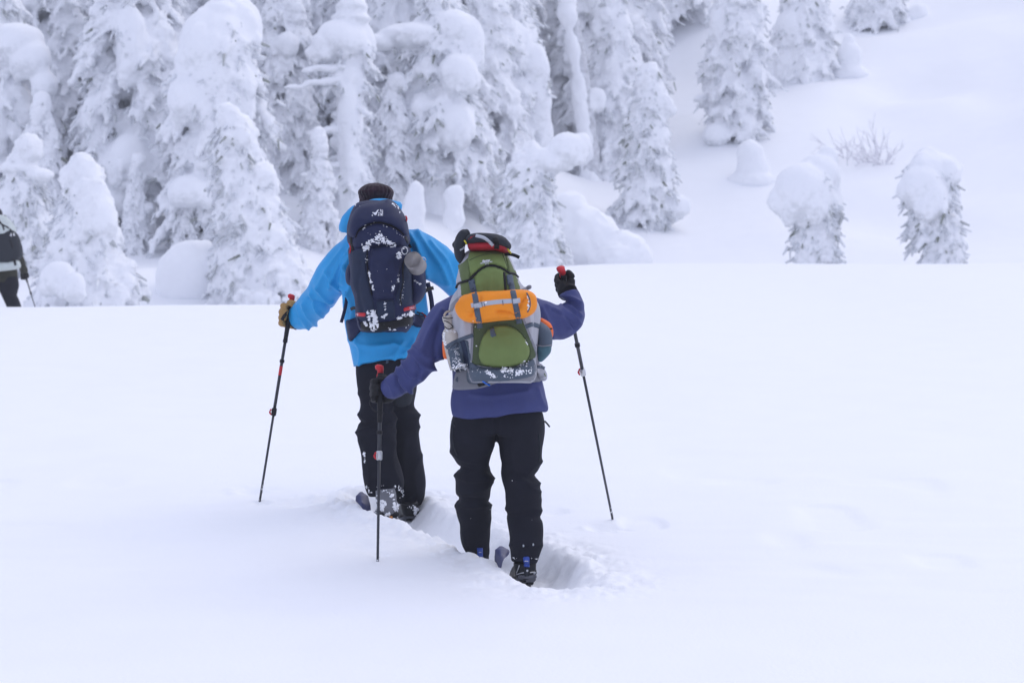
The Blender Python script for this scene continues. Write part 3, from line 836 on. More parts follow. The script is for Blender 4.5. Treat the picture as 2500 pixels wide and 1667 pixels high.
def pole(label, top, tip, knob, parts, grip_len=.16, red=None, mirror=1, group='ski poles'):
    """top, tip: (px, py, Y). knob: direction px of the flared top; parts: clamps along the shaft"""
    if tip[2] is None:
        Ys = np.arange(top[2] - 1.5, top[2] + 3, .01)
        Xs = (tip[0] - 1250) / F * Ys; Zs = CAMZ + (833.5 - tip[1]) / F * Ys
        tip = (tip[0], tip[1], Ys[np.argmax(ground_z(Xs, Ys) >= Zs)])
    a, b = at(*top), at(*tip); d = b - a; L = np.linalg.norm(d); d /= L
    t = thing('ski_pole', label, 'ski pole', b, group)
    P = lambda s: a + d * s
    tube_obj('grip', [P(.0), P(.03), P(.06), P(grip_len * .7), P(grip_len), P(grip_len + .10)], [.013, .0155, .014, .0165, .0145, .012], M['rubber'], t, 12, 20)
    s = np.array([mirror * .02, -.004, 0])
    V, q, tr = tubes(np.array([[a - d * .024 + s * .25, a - d * .018 + s * .3, a - d * .010 + s * .25, a - d * .002, a + d * .016]]), np.array([[.012, .021, .020, .0155, .0145]]), 16)
    link('grip_cap', mesh_np('grip_cap', V, tr, q), M['red'], t)
    tube_obj('pommel', [a - d * .008 - s * .2, a - d * .016 + s * .5, a - d * .018 + s * 1.15], [.010, .010, .006], M['red'], t, 10, 10)
    tube_obj('grip_inlay', [a + d * .015 + s * .6, P(.03) + s * .62, P(.055) + s * .55], [.003, .006, .003], M['red'], t, 8, 10)
    up = L * parts['split']
    tube_obj('upper_shaft', [P(grip_len + .06), P(up)], [.0092, .0092], M['shaft'], t, 10)
    tube_obj('lower_shaft', [P(up - .02), P(L + .14)], [.0072, .0062], M['shaft'], t, 10)
    for f in parts.get('collars', ()):
        tube_obj('collar', [P(L * f - .008), P(L * f + .008)], [.0135, .0135], M['rubber'], t, 12)
    c0 = P(up)
    clamp = tube_obj('clamp', [P(up - .022), P(up - .018), P(up + .018), P(up + .022)], [.010, .0145, .0145, .010], M[parts.get('clampmat', 'rubber')], t, 12)
    if parts.get('lever', 1): tube_obj('lever', [c0 + np.array([-.014, -.012, .016]), c0 + np.array([-.022, -.014, 0]), c0 + np.array([-.015, -.012, -.016])], [.004, .0055, .003], M['red'], clamp, 8, 8)
    if red:
        tube_obj('red_band', [P(L * red[0]), P(L * red[1])], [.0098, .0098], M['red'], t, 10)
    if parts.get('frost', 1):
        g = np.random.default_rng(int(top[0])); C = []; S = []
        for _ in range(14):
            C.append(P(L - g.random() ** 2 * .12) + g.normal(0, .004, 3)); S.append(np.ones(3) * g.uniform(.002, .005))
        V, T = blobs(C, S, _ico(1)); link('frost', mesh_np('frost', V, T), M_SNOW, t, kind='stuff')
    # basket, pushed under the snow
    tube_obj('basket', [P(L + .075), P(L + .08), P(L + .088), P(L + .095)], [.03, .045, .045, .02], M['rubber'], t, 14)
    return t, P, L

M = {}
def mk(name, col, **kw): M[name] = mat(name, col, **kw)
mk('blue_shell', (.014, .305, .65), rough=.5, var=.05, scale=12, bump=.12, bscale=120, spec=.35)
mk('indigo_shell', (.041, .052, .170), rough=.62, var=.06, scale=12, bump=.15, bscale=140, spec=.3)
mk('black_trousers', (.0115, .0125, .020), rough=.8, var=.15, scale=10, bump=.2, bscale=160, spec=.12)
mk('charcoal_cloth', (.022, .026, .034), rough=.75, var=.1, scale=20, bump=.2, bscale=200)
mk('navy', (.0135, .019, .06), rough=.6, var=.08, scale=25, bump=.2, bscale=260)
mk('navy_light', (.017, .027, .058), rough=.65, var=.08, scale=25, bump=.25, bscale=260)
mk('black', (.009, .009, .011), rough=.6, var=.1)
mk('rubber', (.014, .014, .017), rough=.55)
mk('shaft', (.022, .025, .034), rough=.35, spec=.5)
mk('red', (.55, .03, .04), rough=.45, var=.06)
mk('red_cloth', (.33, .016, .026), rough=.6, var=.1, bump=.2, bscale=80)
mk('tan_leather', (.37, .225, .085), rough=.7, var=.14, scale=40, bump=.3, bscale=90)
mk('cuff', (.05, .045, .05), rough=.9, var=.5, scale=60)
mk('hat_wool', (.024, .010, .017), rough=.95, var=.75, scale=30, bump=.6, bscale=110, sheen=.2)
mk('white_print', (.74, .75, .8), rough=.7)
mk('titanium', (.25, .235, .23), rough=.42, var=.06, scale=18, metal=.35, spec=.5)
mk('steel', (.55, .56, .58), rough=.35, metal=.9)
mk('olive_light', (.150, .205, .062), rough=.6, var=.05, scale=20, bump=.2, bscale=220)
mk('olive_dark', (.062, .086, .038), rough=.65, var=.06, scale=20, bump=.2, bscale=220)
mk('olive_mid', (.105, .140, .052), rough=.65, var=.06, scale=20, bump=.2, bscale=220)
mk('light_grey', (.40, .405, .44), rough=.75, var=.06, scale=15, bump=.15, bscale=200)
mk('mid_grey', (.22, .225, .25), rough=.75, var=.08, scale=15, bump=.15, bscale=200)
mk('reflective', (.42, .45, .50), rough=.5, var=.04)
mk('slate', (.075, .10, .135), rough=.6, var=.08, scale=25, bump=.2, bscale=260)
mk('teal', (.055, .125, .155), rough=.6, var=.1)
mk('orange', (.85, .27, .015), rough=.55, var=.06, scale=14, bump=.2, bscale=90)
mk('orange_red', (.78, .15, .03), rough=.55, var=.06)
mk('bottle_cream', (.47, .44, .40), rough=.5, var=.12, scale=30)
mk('rope_beige', (.5, .42, .33), rough=.8)
mk('buckle_blue', (.012, .055, .33), rough=.35, spec=.5)
mk('boot_grey', (.16, .165, .185), rough=.45, var=.15, scale=30)
mk('boot_black', (.012, .013, .016), rough=.45)
mk('sole_grey', (.11, .115, .135), rough=.7, var=.15, scale=60)
mk('ski_top', (.06, .07, .17), rough=.3, var=.1, scale=9, spec=.5)
mk('ski_base', (.02, .02, .025), rough=.4)
mk('ski_orange', (.5, .2, .06), rough=.4)
mk('skin', (.45, .25, .18), rough=.6)
mk('yellow', (.55, .48, .03), rough=.6)
mk('zip_blue', (.03, .16, .62), rough=.5)
mk('olive_drab', (.032, .032, .022), rough=.8)
mk('white_cloth', (.55, .6, .58), rough=.7, var=.1)
mk('clear_white', (.6, .6, .62), rough=.4)
# ------------------------------------------------------------------ shared pieces of the skiers
def glove(name, ppt, d, wrist, m, parent, sgn=1, sc_=1.0, cuff=None, strap_m=None):
    """a gloved hand closed round a pole: four separate fingers curled round the shaft, a thumb across them, palm and wrist"""
    ppt = np.asarray(ppt, float); wrist = np.asarray(wrist, float)
    e1 = wrist - ppt; e1 -= d * (e1 @ d); e1 /= np.linalg.norm(e1)
    e2 = np.cross(d, e1) * sgn
    R = .027 * sc_; parts = []
    for i, (off, rad, end, ln) in enumerate(((-.036, .0135, 235, 1.), (-.012, .0142, 250, 1.04), (.012, .014, 245, 1.0), (.035, .0122, 225, .93))):
        a = np.radians(np.linspace(35, end, 9))
        rr = R * (1.12 + .10 * np.sin(np.linspace(0, np.pi * 3, 9)) ** 2) * ln
        p = ppt + d * off * sc_ + np.cos(a)[:, None] * e1 * rr[:, None] + np.sin(a)[:, None] * e2 * rr[:, None]
        p0 = ppt + d * off * sc_ * .9 + e1 * R * 1.9 + e2 * R * .55
        p = np.concatenate([p0[None], p])
        r = rad * sc_ * np.array([1.1, 1.12, 1.05, 1.08, 1, 1.02, 1.04, .98, .94, .72])
        parts.append(tubes(p[None], r[None], 10))
    th = np.array([ppt + e1 * R * 2.4 - d * .01, ppt + e1 * R * 1.2 - e2 * R * .95 - d * .035 * sc_, ppt - e2 * R * 1.2 - d * .048 * sc_ + e1 * R * .2, ppt - e1 * R * .75 - e2 * R * .85 - d * .05 * sc_])
    th = catmull(th, 9); parts.append(tubes(th[None], (np.array([1.5, 1.45, 1.35, 1.2, 1.15, 1.1, 1.1, 1.0, .7]) * .0125 * sc_)[None], 10))
    pl = np.array([ppt + e1 * R * 1.0 + e2 * R * .75, ppt + e1 * R * 1.9 + e2 * R * .45, ppt * .45 + wrist * .55, wrist])
    pl = catmull(pl, 10)
    parts.append(tubes(pl[None], (np.array([.028, .033, .037, .038, .037, .036, .034, .033, .033, .034]) * sc_)[None], 14))
    parts.append((lambda v: (v[0], None, v[1]))(blobs([ppt + e1 * R * 1.5 + e2 * R * .5 + d * .018, ppt + e1 * R * 1.5 + e2 * R * .5 - d * .018], np.full((2, 3), .030 * sc_))))
    V, q, t = cat(*parts)
    V, N, Q = fuse(V, q, t, .0045, 3)
    V = V + N * (noise3(V * 55, 3) * .0012 + (1 - 2 * np.abs(noise3(V * 28, 4))) * .0012)[:, None]
    return soft(name, V, Q, m, parent)

def body_mesh(head, torso, arms, legs, parent, hr=.095):
    """one continuous body under the clothes, with a face turned away from the camera"""
    parts = [loft(torso, 16, 16, flat=True)]
    for a in arms + legs: parts.append(loft(a, 20, 14))
    hx = np.asarray(head)
    c = [hx, hx + [0, .02, -.05], hx + [0, .1, -.012], hx + [0, .075, -.075], hx + [-.083, .0, -.015], hx + [.083, 0, -.015], hx + [0, -.01, -.13], hx + [-.03, .086, .012], hx + [.03, .086, .012]]
    s = [[hr * .82, hr, hr * 1.12], [.066, .08, .075], [.014, .022, .024], [.03, .02, .012], [.012, .024, .034], [.012, .024, .034], [.058, .06, .10], [.014, .008, .009], [.014, .008, .009]]
    bv, bt = blobs(c, s); parts.append((bv, None, bt))
    V, q, t = cat(*parts); V, N, Q = fuse(V, q, t, .014, 2)
    return soft('body', V, Q, M['skin'], parent)
def shrink(rs, k): return [(a, b, c * k, d * k, e) for a, b, c, d, e in rs]

def box_part(name, c, size, m, parent, rotz=0, rotx=0, bev=.003):
    bm = bmesh.new(); bmesh.ops.create_cube(bm, size=1)
    bmesh.ops.scale(bm, vec=size, verts=bm.verts)
    bmesh.ops.bevel(bm, geom=bm.edges[:], offset=bev, segments=2, affect='EDGES')
    bmesh.ops.rotate(bm, matrix=Matrix.Rotation(rotx, 3, 'X'), verts=bm.verts); bmesh.ops.rotate(bm, matrix=Matrix.Rotation(rotz, 3, 'Z'), verts=bm.verts)
    bmesh.ops.translate(bm, vec=c, verts=bm.verts)
    me = bpy.data.meshes.new(name); bm.to_mesh(me); bm.free()
    return link(name, me, m, parent)

def boot(person, ankle_px, heel_px, Y, hw, shell, heading, tilt, style):
    """ski touring boot: cuff, lower shell, lugged sole, spine buckle. heading: unit (x, y) the toe points to; tilt: heel lift, radians"""
    A = at(*ankle_px, Y); H = at(*heel_px, Y)
    s = F / Y; w_ = hw / s
    f = np.array([heading[0], heading[1], 0]); f /= np.linalg.norm(f)
    fw = f * math.cos(tilt) + np.array([0, 0, -math.sin(tilt)]); up = np.cross(np.cross(fw, [0, 0, 1.]), fw); up /= np.linalg.norm(up)
    side = np.cross(fw, up)
    parts = []
    p = np.array([A, A * .5 + H * .5 + fw * .01, H + up * .05 + fw * .03]); r = np.array([w_ * 1.02, w_ * .98, w_ * .95])
    parts.append(tubes(catmull(p, 7)[None], catmull(r, 7)[:, 0][None], 14))
    p = np.array([H + up * .045 + fw * .035, H + up * .055 + fw * .11, H + up * .045 + fw * .2, H + up * .035 + fw * .27]); r = np.array([w_ * .95, w_ * .95, w_ * .9, w_ * .6])
    parts.append(tubes(catmull(p, 8)[None], catmull(r, 8)[:, 0][None], 14))
    V, q, t = cat(*parts); V, N, Q = fuse(V, q, t, .007, 3)
    b = soft('boot', V, Q, M[shell], person)
    def bx(name, o, sz, m, bev=.003):
        bm = bmesh.new(); bmesh.ops.create_cube(bm, size=1); bmesh.ops.scale(bm, vec=sz, verts=bm.verts)
        bmesh.ops.bevel(bm, geom=bm.edges[:], offset=bev, segments=2, affect='EDGES')
        Rm = np.stack([side, fw, up], 1)
        for v in bm.verts: v.co = Vector(H + Rm @ (np.array(v.co) + np.array(o)))
        me = bpy.data.meshes.new(name); bm.to_mesh(me); bm.free(); me.polygons.foreach_set("use_smooth", np.ones(len(me.polygons), bool))
        bmn = link(name, me, M[m], b); return bmn
    bx('heel_counter', (0, .02, .028), (w_ * 1.75, .09, .034), 'boot_black', .008)
    bx('sole', (0, .12, -.002), (w_ * 1.6, .27, .022), 'sole_grey', .004)
    for k in range(7): bx('tread_lug', ((k % 2 - .5) * w_ * .8, -.005 + .04 * k, -.016), (w_ * .62, .026, .012), 'boot_black', .002)
    return b, bx, w_, (H, fw, up, side)

def ski(label, pts, tip_lift, name='ski', wd=.088, group='touring skis'):
    """pts: (x, y) from tail to tip; lies under the trench floor, the tip curls up out of the snow"""
    c = catmull(np.array(pts), 40)
    t = np.linspace(0, 1, 40); dirn = np.gradient(c, axis=0); dirn /= np.linalg.norm(dirn, axis=1, keepdims=True)
    nn = np.stack([-dirn[:, 1], dirn[:, 0]], -1)
    z0 = ground_z(c[:, 0], c[:, 1], False) - .185
    lift = tip_lift * smooth01((t - .84) / .16) ** 1.3
    z = z0 + lift
    hw = wd / 2 * np.where(t > .93, np.sqrt(np.clip(1 - ((t - .93) / .07) ** 2, .02, 1)), 1) * np.where(t < .03, .7, 1) * (1 - .18 * np.sin(np.pi * t) ** 2)
    L = np.concatenate([c + nn * hw[:, None], z[:, None]], 1); Rr = np.concatenate([c - nn * hw[:, None], z[:, None]], 1)
    th = np.array([0, 0, .012]); n = 40
    V = np.concatenate([L, Rr, L - th, Rr - th]); Q = []
    for i in range(n - 1):
        Q += [(i, i + 1, n + i + 1, n + i), (2 * n + i, 3 * n + i, 3 * n + i + 1, 2 * n + i + 1), (i, 2 * n + i, 2 * n + i + 1, i + 1), (n + i, n + i + 1, 3 * n + i + 1, 3 * n + i)]
    Q += [(0, n, 3 * n, 2 * n), (n - 1, 3 * n - 1, 4 * n - 1, 2 * n - 1)]
    me = mesh_np('ski', V, None, Q)
    o0 = Vector((c[20][0], c[20][1], z[20]))
    root = thing(name, label, 'ski', o0, group)
    link('top_sheet', me, M['ski_top'], root)
    i0 = 33; a = np.concatenate([L[i0:i0 + 2] + [0, 0, .002], Rr[i0:i0 + 2][::-1] + [0, 0, .002]])
    link('stripe', mesh_np('stripe', np.concatenate([a, a - [0, 0, .004]]), None, [(0, 1, 2, 3), (7, 6, 5, 4), (0, 4, 5, 1), (1, 5, 6, 2), (2, 6, 7, 3), (3, 7, 4, 0)]), M['ski_orange'], root)
    return root

def free_strap(name, line, width, m, parent, th=.003):
    """a strap end hanging free: line = (px, py, Y)"""
    c = catmull(np.array(line, float), 14); P = np.array([at(*r) for r in c])
    T = np.gradient(P, axis=0); T /= np.linalg.norm(T, axis=1, keepdims=True)
    A = np.cross(T, [0, 1., 0]); A /= np.linalg.norm(A, axis=1, keepdims=True); B = np.cross(A, T)
    w_ = width / F * c[:, 2:3] / 2
    V = np.concatenate([P + A * w_ + B * th, P - A * w_ + B * th, P - A * w_ - B * th, P + A * w_ - B * th]); n = 14; Q = []
    for k in range(4):
        for i in range(n - 1): Q.append((k * n + i, k * n + i + 1, ((k + 1) % 4) * n + i + 1, ((k + 1) % 4) * n + i))
    Q += [(0, n, 2 * n, 3 * n), (n - 1, 4 * n - 1, 3 * n - 1, 2 * n - 1)]
    return link(name, mesh_np(name, V, None, Q, smooth=False), m, parent)

def buckle(c_px, rot, w_, h_, surf, parent, m='slate'):
    """side-release buckle laid on the strap: a frame, two prongs and a cross bar"""
    def quad(cx, cy, a, b):
        ca, sa = math.cos(rot), math.sin(rot)
        return [(c_px[0] + (cx + x * a) * ca - (cy + y * b) * sa, c_px[1] + (cx + x * a) * sa + (cy + y * b) * ca) for x, y in ((-1, -1), (1, -1), (1, 1), (-1, 1))]
    b = panel('buckle', quad(0, 0, w_ / 2, h_ / 2), surf, M[m], parent, thick=.011, edge=2.5, step=3, spline=False)
    for (cx, cy, a, bb) in ((-w_ * .3, -h_ * .12, w_ * .1, h_ * .28), (w_ * .3, -h_ * .12, w_ * .1, h_ * .28), (0, h_ * .3, w_ * .42, h_ * .06), (0, -h_ * .38, w_ * .42, h_ * .05)):
        panel('prong', quad(cx, cy, a, bb), surf, M['charcoal_cloth'], b, thick=.005, edge=1.5, step=3, spline=False, keep=False)
    return b

# ------------------------------------------------------------------ skier in the blue jacket
def blue_skier():
    D = 13.0
    p = thing('person', 'skier in a bright blue jacket and dark knit hat, carrying the navy pack', 'person', (-.68, D, gz(-.68, D) - .15))
    torso = [(925, 545, 42, .09, 12.98), (925, 572, 78, .12, 12.98), (925, 620, 100, .14, 12.98), (937, 700, 101, .14, 12.98), (946, 790, 103, .15, 12.99), (955, 866, 98, .175, 13.0), (957, 880, 98, .18, 13.0)]
    larm = [(890, 612, 50, .11, 12.96), (842, 642, 50, .088, 13.0), (803, 690, 42, .078, 13.1), (771, 738, 38, .072, 13.25), (742, 768, 33, .062, 13.4), (724, 776, 29, .055, 13.46)]
    rarm = [(960, 610, 50, .11, 12.96), (1012, 612, 48, .09, 12.96), (1062, 640, 46, .085, 12.96), (1108, 676, 43, .078, 13.02), (1150, 720, 38, .07, 13.12), (1168, 752, 32, .06, 13.2)]
    lleg = [(912, 900, 43, .105, 13.0), (915, 930, 44, .11, 13.0), (921, 980, 40, .10, 12.98), (921, 1018, 43, .10, 12.95), (920, 1060, 46, .10, 12.92), (925, 1110, 42, .095, 12.9), (932, 1150, 46, .09, 12.88), (938, 1186, 47, .09, 12.86), (942, 1204, 43, .085, 12.86)]
    rleg = [(972, 900, 41, .105, 13.0), (976, 935, 42, .115, 13.05), (968, 990, 41, .10, 13.08), (978, 1022, 43, .10, 13.1), (982, 1062, 42, .10, 13.12), (990, 1126, 43, .095, 13.15), (998, 1171, 41, .09, 13.18), (1000, 1205, 36, .085, 13.2), (999, 1232, 29, .08, 13.2)]
    pelvis = [(945, 790, 74, .115, 13.0), (946, 840, 74, .112, 13.0), (945, 870, 74, .118, 13.0), (943, 895, 74, .122, 13.0), (943, 925, 71, .125, 13.0), (944, 955, 60, .11, 13.0)]
    head = at(918, 505, 13.0)
    body_mesh(head, shrink(torso[:-2], .75), [shrink(larm, .62), shrink(rarm, .62)], [shrink(lleg, .6), shrink(rleg, .6)], p)
    folds = [([(880, 600), (850, 640), (838, 690)], 6, .014), ([(862, 605), (828, 650), (805, 700)], 5, .010), ([(835, 610), (800, 655), (778, 700)], 5, .007),
             ([(742, 740), (752, 770), (770, 792)], 4, .010), ([(728, 745), (735, 775), (752, 798)], 4, .008), ([(760, 715), (772, 752), (786, 770)], 4, .010), ([(775, 700), (800, 735), (812, 735)], 4, .008), ([(800, 665), (822, 700), (838, 704)], 5, .010),
             ([(750, 730), (785, 740), (805, 752)], 4, -.008),
             ([(1000, 575), (1030, 625), (1045, 672)], 6, .014), ([(1018, 570), (1070, 640), (1095, 690)], 6, .012), ([(1050, 590), (1090, 640), (1110, 690)], 5, .009), ([(1005, 600), (1018, 650), (1040, 676)], 4, -.010),
             ([(855, 830), (900, 845), (950, 842)], 5, .008), ([(960, 838), (1000, 850), (1030, 842)], 5, .008), ([(870, 825), (880, 860), (876, 890)], 5, .007), ([(985, 835), (970, 855), (962, 872)], 4, .007), ([(1010, 830), (1000, 850), (985, 866)], 4, .008),
             ([(850, 720), (862, 760), (858, 790)], 5, .010), ([(845, 650), (856, 690), (850, 720)], 4, .010)]
    V, Q = cloth([loft(torso, 30, 34), loft(larm, 36, 26), loft(rarm, 36, 26)], .009, 3, folds, wr=.006, wscale=(7, 7, 5), seed=3)
    sV, sQ = V, Q
    jk = soft('jacket', V, Q, M['blue_shell'], p)
    hood = catmull(np.array([(975, 515, 12.86), (948, 507, 12.84), (905, 508, 12.84), (873, 520, 12.86), (852, 545, 12.88), (850, 563, 12.9)], float), 16)
    hp = np.array([at(*h) for h in hood]); V, q, t = tubes(hp[None], np.linspace(.042, .046, 16)[None] * np.ones((1, 16)), 14)
    V, N, Qh = fuse(V, q, t, .009, 3); V = V + N * ((1 - 2 * np.abs(noise3(V * 14, 2))) * .006)[:, None]
    soft('hood', V, Qh, M['blue_shell'], jk)
    hat = [(917, 448, 8, .02, 12.97), (917, 450.5, 20, .05, 12.97), (918, 456, 31, .075, 12.97), (918, 463, 39, .095, 12.98), (918, 470, 43, .10, 12.98), (918, 486, 39.5, .095, 13.0), (918, 505, 39, .095, 13.0), (918, 520, 38, .09, 13.0)]
    V, q, t = loft(hat, 40, 40, flat=True); V, N, Qh = fuse(V, q, t, .006, 2)
    an = np.arctan2(V[:, 1] - 12.98, V[:, 0] - at(918, 470, 12.98)[0])
    V = V + N * (np.sin(an * 26) * .0022 + noise3(V * 40, 1) * .003)[:, None]
    soft('hat', V, Qh, M['hat_wool'], p)
    tf = [([(876, 1010), (900, 1026), (935, 1018)], 5, .012), ([(877, 1028), (905, 1040), (950, 1030)], 5, -.012), ([(874, 1056), (905, 1044), (955, 1036)], 6, .014), ([(882, 1075), (920, 1064), (960, 1066)], 6, .007),
          ([(1008, 998), (985, 1000), (960, 1004)], 5, -.012), ([(1020, 1014), (990, 1016), (962, 1022)], 6, .013), ([(1022, 1042), (995, 1048), (968, 1052)], 6, .008), ([(880, 960), (910, 966), (945, 985)], 6, .009),
          ([(950, 950), (952, 990), (948, 1010)], 5, -.010), ([(962, 1080), (958, 1130), (975, 1180)], 6, .008), ([(1030, 1110), (1012, 1150), (1015, 1200)], 6, .006), ([(895, 1100), (905, 1150), (900, 1190)], 6, .006), ([(990, 1070), (985, 1130), (990, 1190)], 6, .006)]
    V, Q = cloth([loft(pelvis, 16, 30, flat=True), loft(lleg, 44, 28), loft(rleg, 44, 28)], .010, 4, tf, wr=.0045, wscale=(6, 6, 8), seed=8, fk=1.15)
    tr = soft('trousers', V, Q, M['black_trousers'], p)
    S0 = Surface(); S0.add(V, Q)
    panel('belt_loop', [(940, 868), (950, 868), (950, 888), (941, 888)], S0, M['slate'], tr, thick=.004, edge=2, step=3, spline=False)
    panel('cargo_pocket', [(962, 935), (1006, 930), (1004, 985), (964, 990)], S0, M['charcoal_cloth'], tr, thick=.008, edge=4)
    crust('snow_crust', [([(889, 1105), (891, 1130)], 1.0, 14, .8), ([(893, 1185), (905, 1202)], 2, 14, .6), ([(958, 1186), (975, 1190), (984, 1204), (978, 1214)], 2, 26, .5), ([(915, 1185), (935, 1182)], 3, 6, .5)], S0, M_SNOW, tr, 4, thick=.004)
    # boots
    b, bx, w_, fr = boot(p, (940, 1192), (950, 1268), 12.80, 26, 'boot_grey', (-.25, .97), .30, 0)
    bx('spine', (0, -.040, .125), (.030, .018, .12), 'boot_grey', .004); bx('strap_bar', (0, -.044, .085), (.04, .012, .03), 'charcoal_cloth', .003)
    bx('toe_pin', (.004, -.028, .004), (.018, .016, .016), 'ski_orange', .003)
    SB = Surface(); me = b.data; n = len(me.vertices); c = np.empty(n * 3, np.float32); me.vertices.foreach_get('co', c); L = np.empty(len(me.loops), np.int32); me.loops.foreach_get('vertex_index', L)
    SB.add(c.reshape(-1, 3).astype(float), L.reshape(-1, 4))
    crust('snow_crust', [([(932, 1222), (934, 1250)], 3, 26, 1.1), ([(918, 1215), (916, 1240), (910, 1256)], 3, 26, .9), ([(958, 1205), (968, 1235), (966, 1248)], 3, 30, .9), ([(935, 1196), (955, 1200)], 4, 12, .6), ([(940, 1262), (950, 1258)], 3, 10, .9)], SB, M_SNOW, b, 5, thick=.006)
    b2, bx2, w2, _ = boot(p, (998, 1225), (1006, 1262), 13.12, 22, 'boot_black', (-.25, .97), .15, 0)
    SB = Surface(); me = b2.data; n = len(me.vertices); c = np.empty(n * 3, np.float32); me.vertices.foreach_get('co', c); L = np.empty(len(me.loops), np.int32); me.loops.foreach_get('vertex_index', L)
    SB.add(c.reshape(-1, 3).astype(float), L.reshape(-1, 4))
    crust('snow_crust', [([(1014, 1245), (1018, 1262)], 3, 30, 1.0), ([(1000, 1238), (1020, 1240)], 4, 12, .6)], SB, M_SNOW, b2, 6, thick=.006)
    # pole and glove
    t, P, L = pole('ski pole with a red cap and a red band, held out by the tan glove', (713, 729, 13.44), (634, 1224, None), 0, dict(split=.56, collars=(.21, .31), clampmat='rubber'), grip_len=.13, red=(.335, .38), mirror=-1)
    d = P(1) - P(0); d /= np.linalg.norm(d)
    g = glove('glove', P(.098), d, at(725, 772, 13.44), M['tan_leather'], p, sgn=-1, sc_=1.36)
    g['label'] = 'tan leather glove with a black strap'
    SG = Surface(); me = g.data; n = len(me.vertices); c = np.empty(n * 3, np.float32); me.vertices.foreach_get('co', c); Lq = np.empty(len(me.loops), np.int32); me.loops.foreach_get('vertex_index', Lq)
    SG.add(c.reshape(-1, 3).astype(float), Lq.reshape(-1, 4))
    strap('wrist_strap', [(717, 752), (705, 760), (695, 770), (688, 782)], [7, 7, 8, 9], SG, M['rubber'], g, thick=.004, default=13.4)
    cf = [(728, 776, 30, .058, 13.455), (720, 774, 27, .055, 13.46), (712, 772, 22, .045, 13.46)]
    V, q, tt = loft(cf, 8, 24); link('glove_cuff', mesh_np('glove_cuff', V, tt, q), M['cuff'], g)
    # the other hand, beyond the second skier
    q = at(1172, 760, 13.22); glove('glove', q + np.array([.02, .02, -.05]), np.array([0, 0, -1.]), q + np.array([0, 0, .05]), M['tan_leather'], p, sgn=1, sc_=1.1)
    # ---------------- the pack
    k = thing('backpack', 'navy touring pack with a white emblem, red tags and snow stuck to it', 'backpack', at(935, 700, 12.72))
    S = Surface(); S.add(sV, sQ)
    bag = [(925, 491, 20, .05, 12.76), (921, 497, 46, .10, 12.74), (921, 512, 58, .13, 12.72), (922, 535, 68, .155, 12.70), (923, 560, 74, .17, 12.69), (926, 600, 75, .17, 12.69), (930, 650, 76, .17, 12.69), (934, 695, 77, .17, 12.69), (939, 730, 72, .165, 12.70), (940, 765, 71, .155, 12.71), (940, 795, 64, .14, 12.73), (938, 810, 54, .11, 12.75)]
    V, Q = cloth([loft(bag, 44, 44, power=3.2, flat=True)], .008, 3, [([(852, 600), (930, 604), (1002, 600)], 5, -.010), ([(880, 640), (874, 700), (885, 760)], 5, -.006)], wr=.004, wscale=(8, 8, 9), seed=5)
    S.add(V, Q); soft('main_bag', V, Q, M['navy'], k)
    panel('side_panel', [(857, 612), (896, 608), (895, 650), (902, 700), (913, 738), (915, 782), (874, 778), (868, 720), (857, 690)], S, M['navy_light'], k, thick=.008, edge=5, wr=.003)
    panel('side_panel', [(986, 606), (1002, 610), (1009, 690), (1008, 735), (985, 748), (966, 732), (970, 705), (984, 650)], S, M['navy_light'], k, thick=.008, edge=5, wr=.003)
    sp = [(1008, 640, 10, .05, 12.74), (1014, 655, 22, .09, 12.72), (1018, 690, 21, .10, 12.70), (1019, 715, 20, .09, 12.70), (1012, 735, 16, .07, 12.71), (1005, 744, 8, .04, 12.72)]
    V, Q = cloth([loft(sp, 20, 24, flat=True)], .008, 3, wr=.003, seed=6); S.add(V, Q); soft('side_pocket', V, Q, M['navy'], k)
    sp = [(864, 640, 8, .06, 12.74), (858, 660, 12, .09, 12.72), (859, 690, 12, .09, 12.72), (866, 698, 6, .05, 12.72)]
    V, Q = cloth([loft(sp, 16, 20, flat=True)], .008, 3, wr=.003, seed=7); S.add(V, Q); soft('side_pocket', V, Q, M['navy'], k)
    panel('compression_panel', [(872, 566), (896, 553), (922, 546), (948, 550), (973, 562), (992, 582), (990, 604), (950, 600), (905, 603), (862, 606), (862, 585)], S, M['navy'], k, thick=.016, edge=8, wr=.004)
    panel('front_pocket', [(907, 607), (935, 600), (965, 599), (983, 604), (983, 630), (978, 660), (972, 690), (965, 715), (961, 728), (938, 731), (914, 731), (907, 700), (901, 665), (899, 638)], S, M['navy'], k, thick=.022, edge=9, puff=.02, wr=.003)
    panel('lower_panel', [(917, 734), (963, 731), (967, 779), (919, 783)], S, M['navy_light'], k, thick=.009, edge=4, spline=False)
    panel('base_panel', [(876, 784), (920, 786), (966, 780), (1010, 768), (1014, 792), (973, 801), (935, 811), (897, 812), (880, 803)], S, M['black'], k, thick=.01, edge=5, wr=.003)
    lid = panel('lid', [(866, 512), (880, 501), (897, 496), (919, 493), (935, 488), (950, 487), (965, 495), (979, 512), (990, 531), (996, 553), (996, 574), (985, 573), (973, 561), (949, 548), (922, 543), (897, 549), (877, 561), (868, 580), (851, 574), (850, 552), (857, 528)], S, M['navy'], k, thick=.030, edge=11, wr=.004)
    cord('lid_piping', [(868, 580), (877, 562), (897, 550), (922, 544), (949, 549), (973, 562), (985, 574)], .0035, S, M['black'], lid)
    px = lambda L_: [(890 + x * .02976, 500 + y * .02976) for x, y in L_]
    em = flat_print('emblem', px([(540, 590), (640, 540), (740, 545), (840, 622), (950, 500), (1080, 392), (1180, 365), (1245, 385), (1200, 470), (1100, 600), (1040, 730), (980, 860), (920, 905), (850, 900), (760, 830), (660, 710)]), S, M['white_print'], lid)
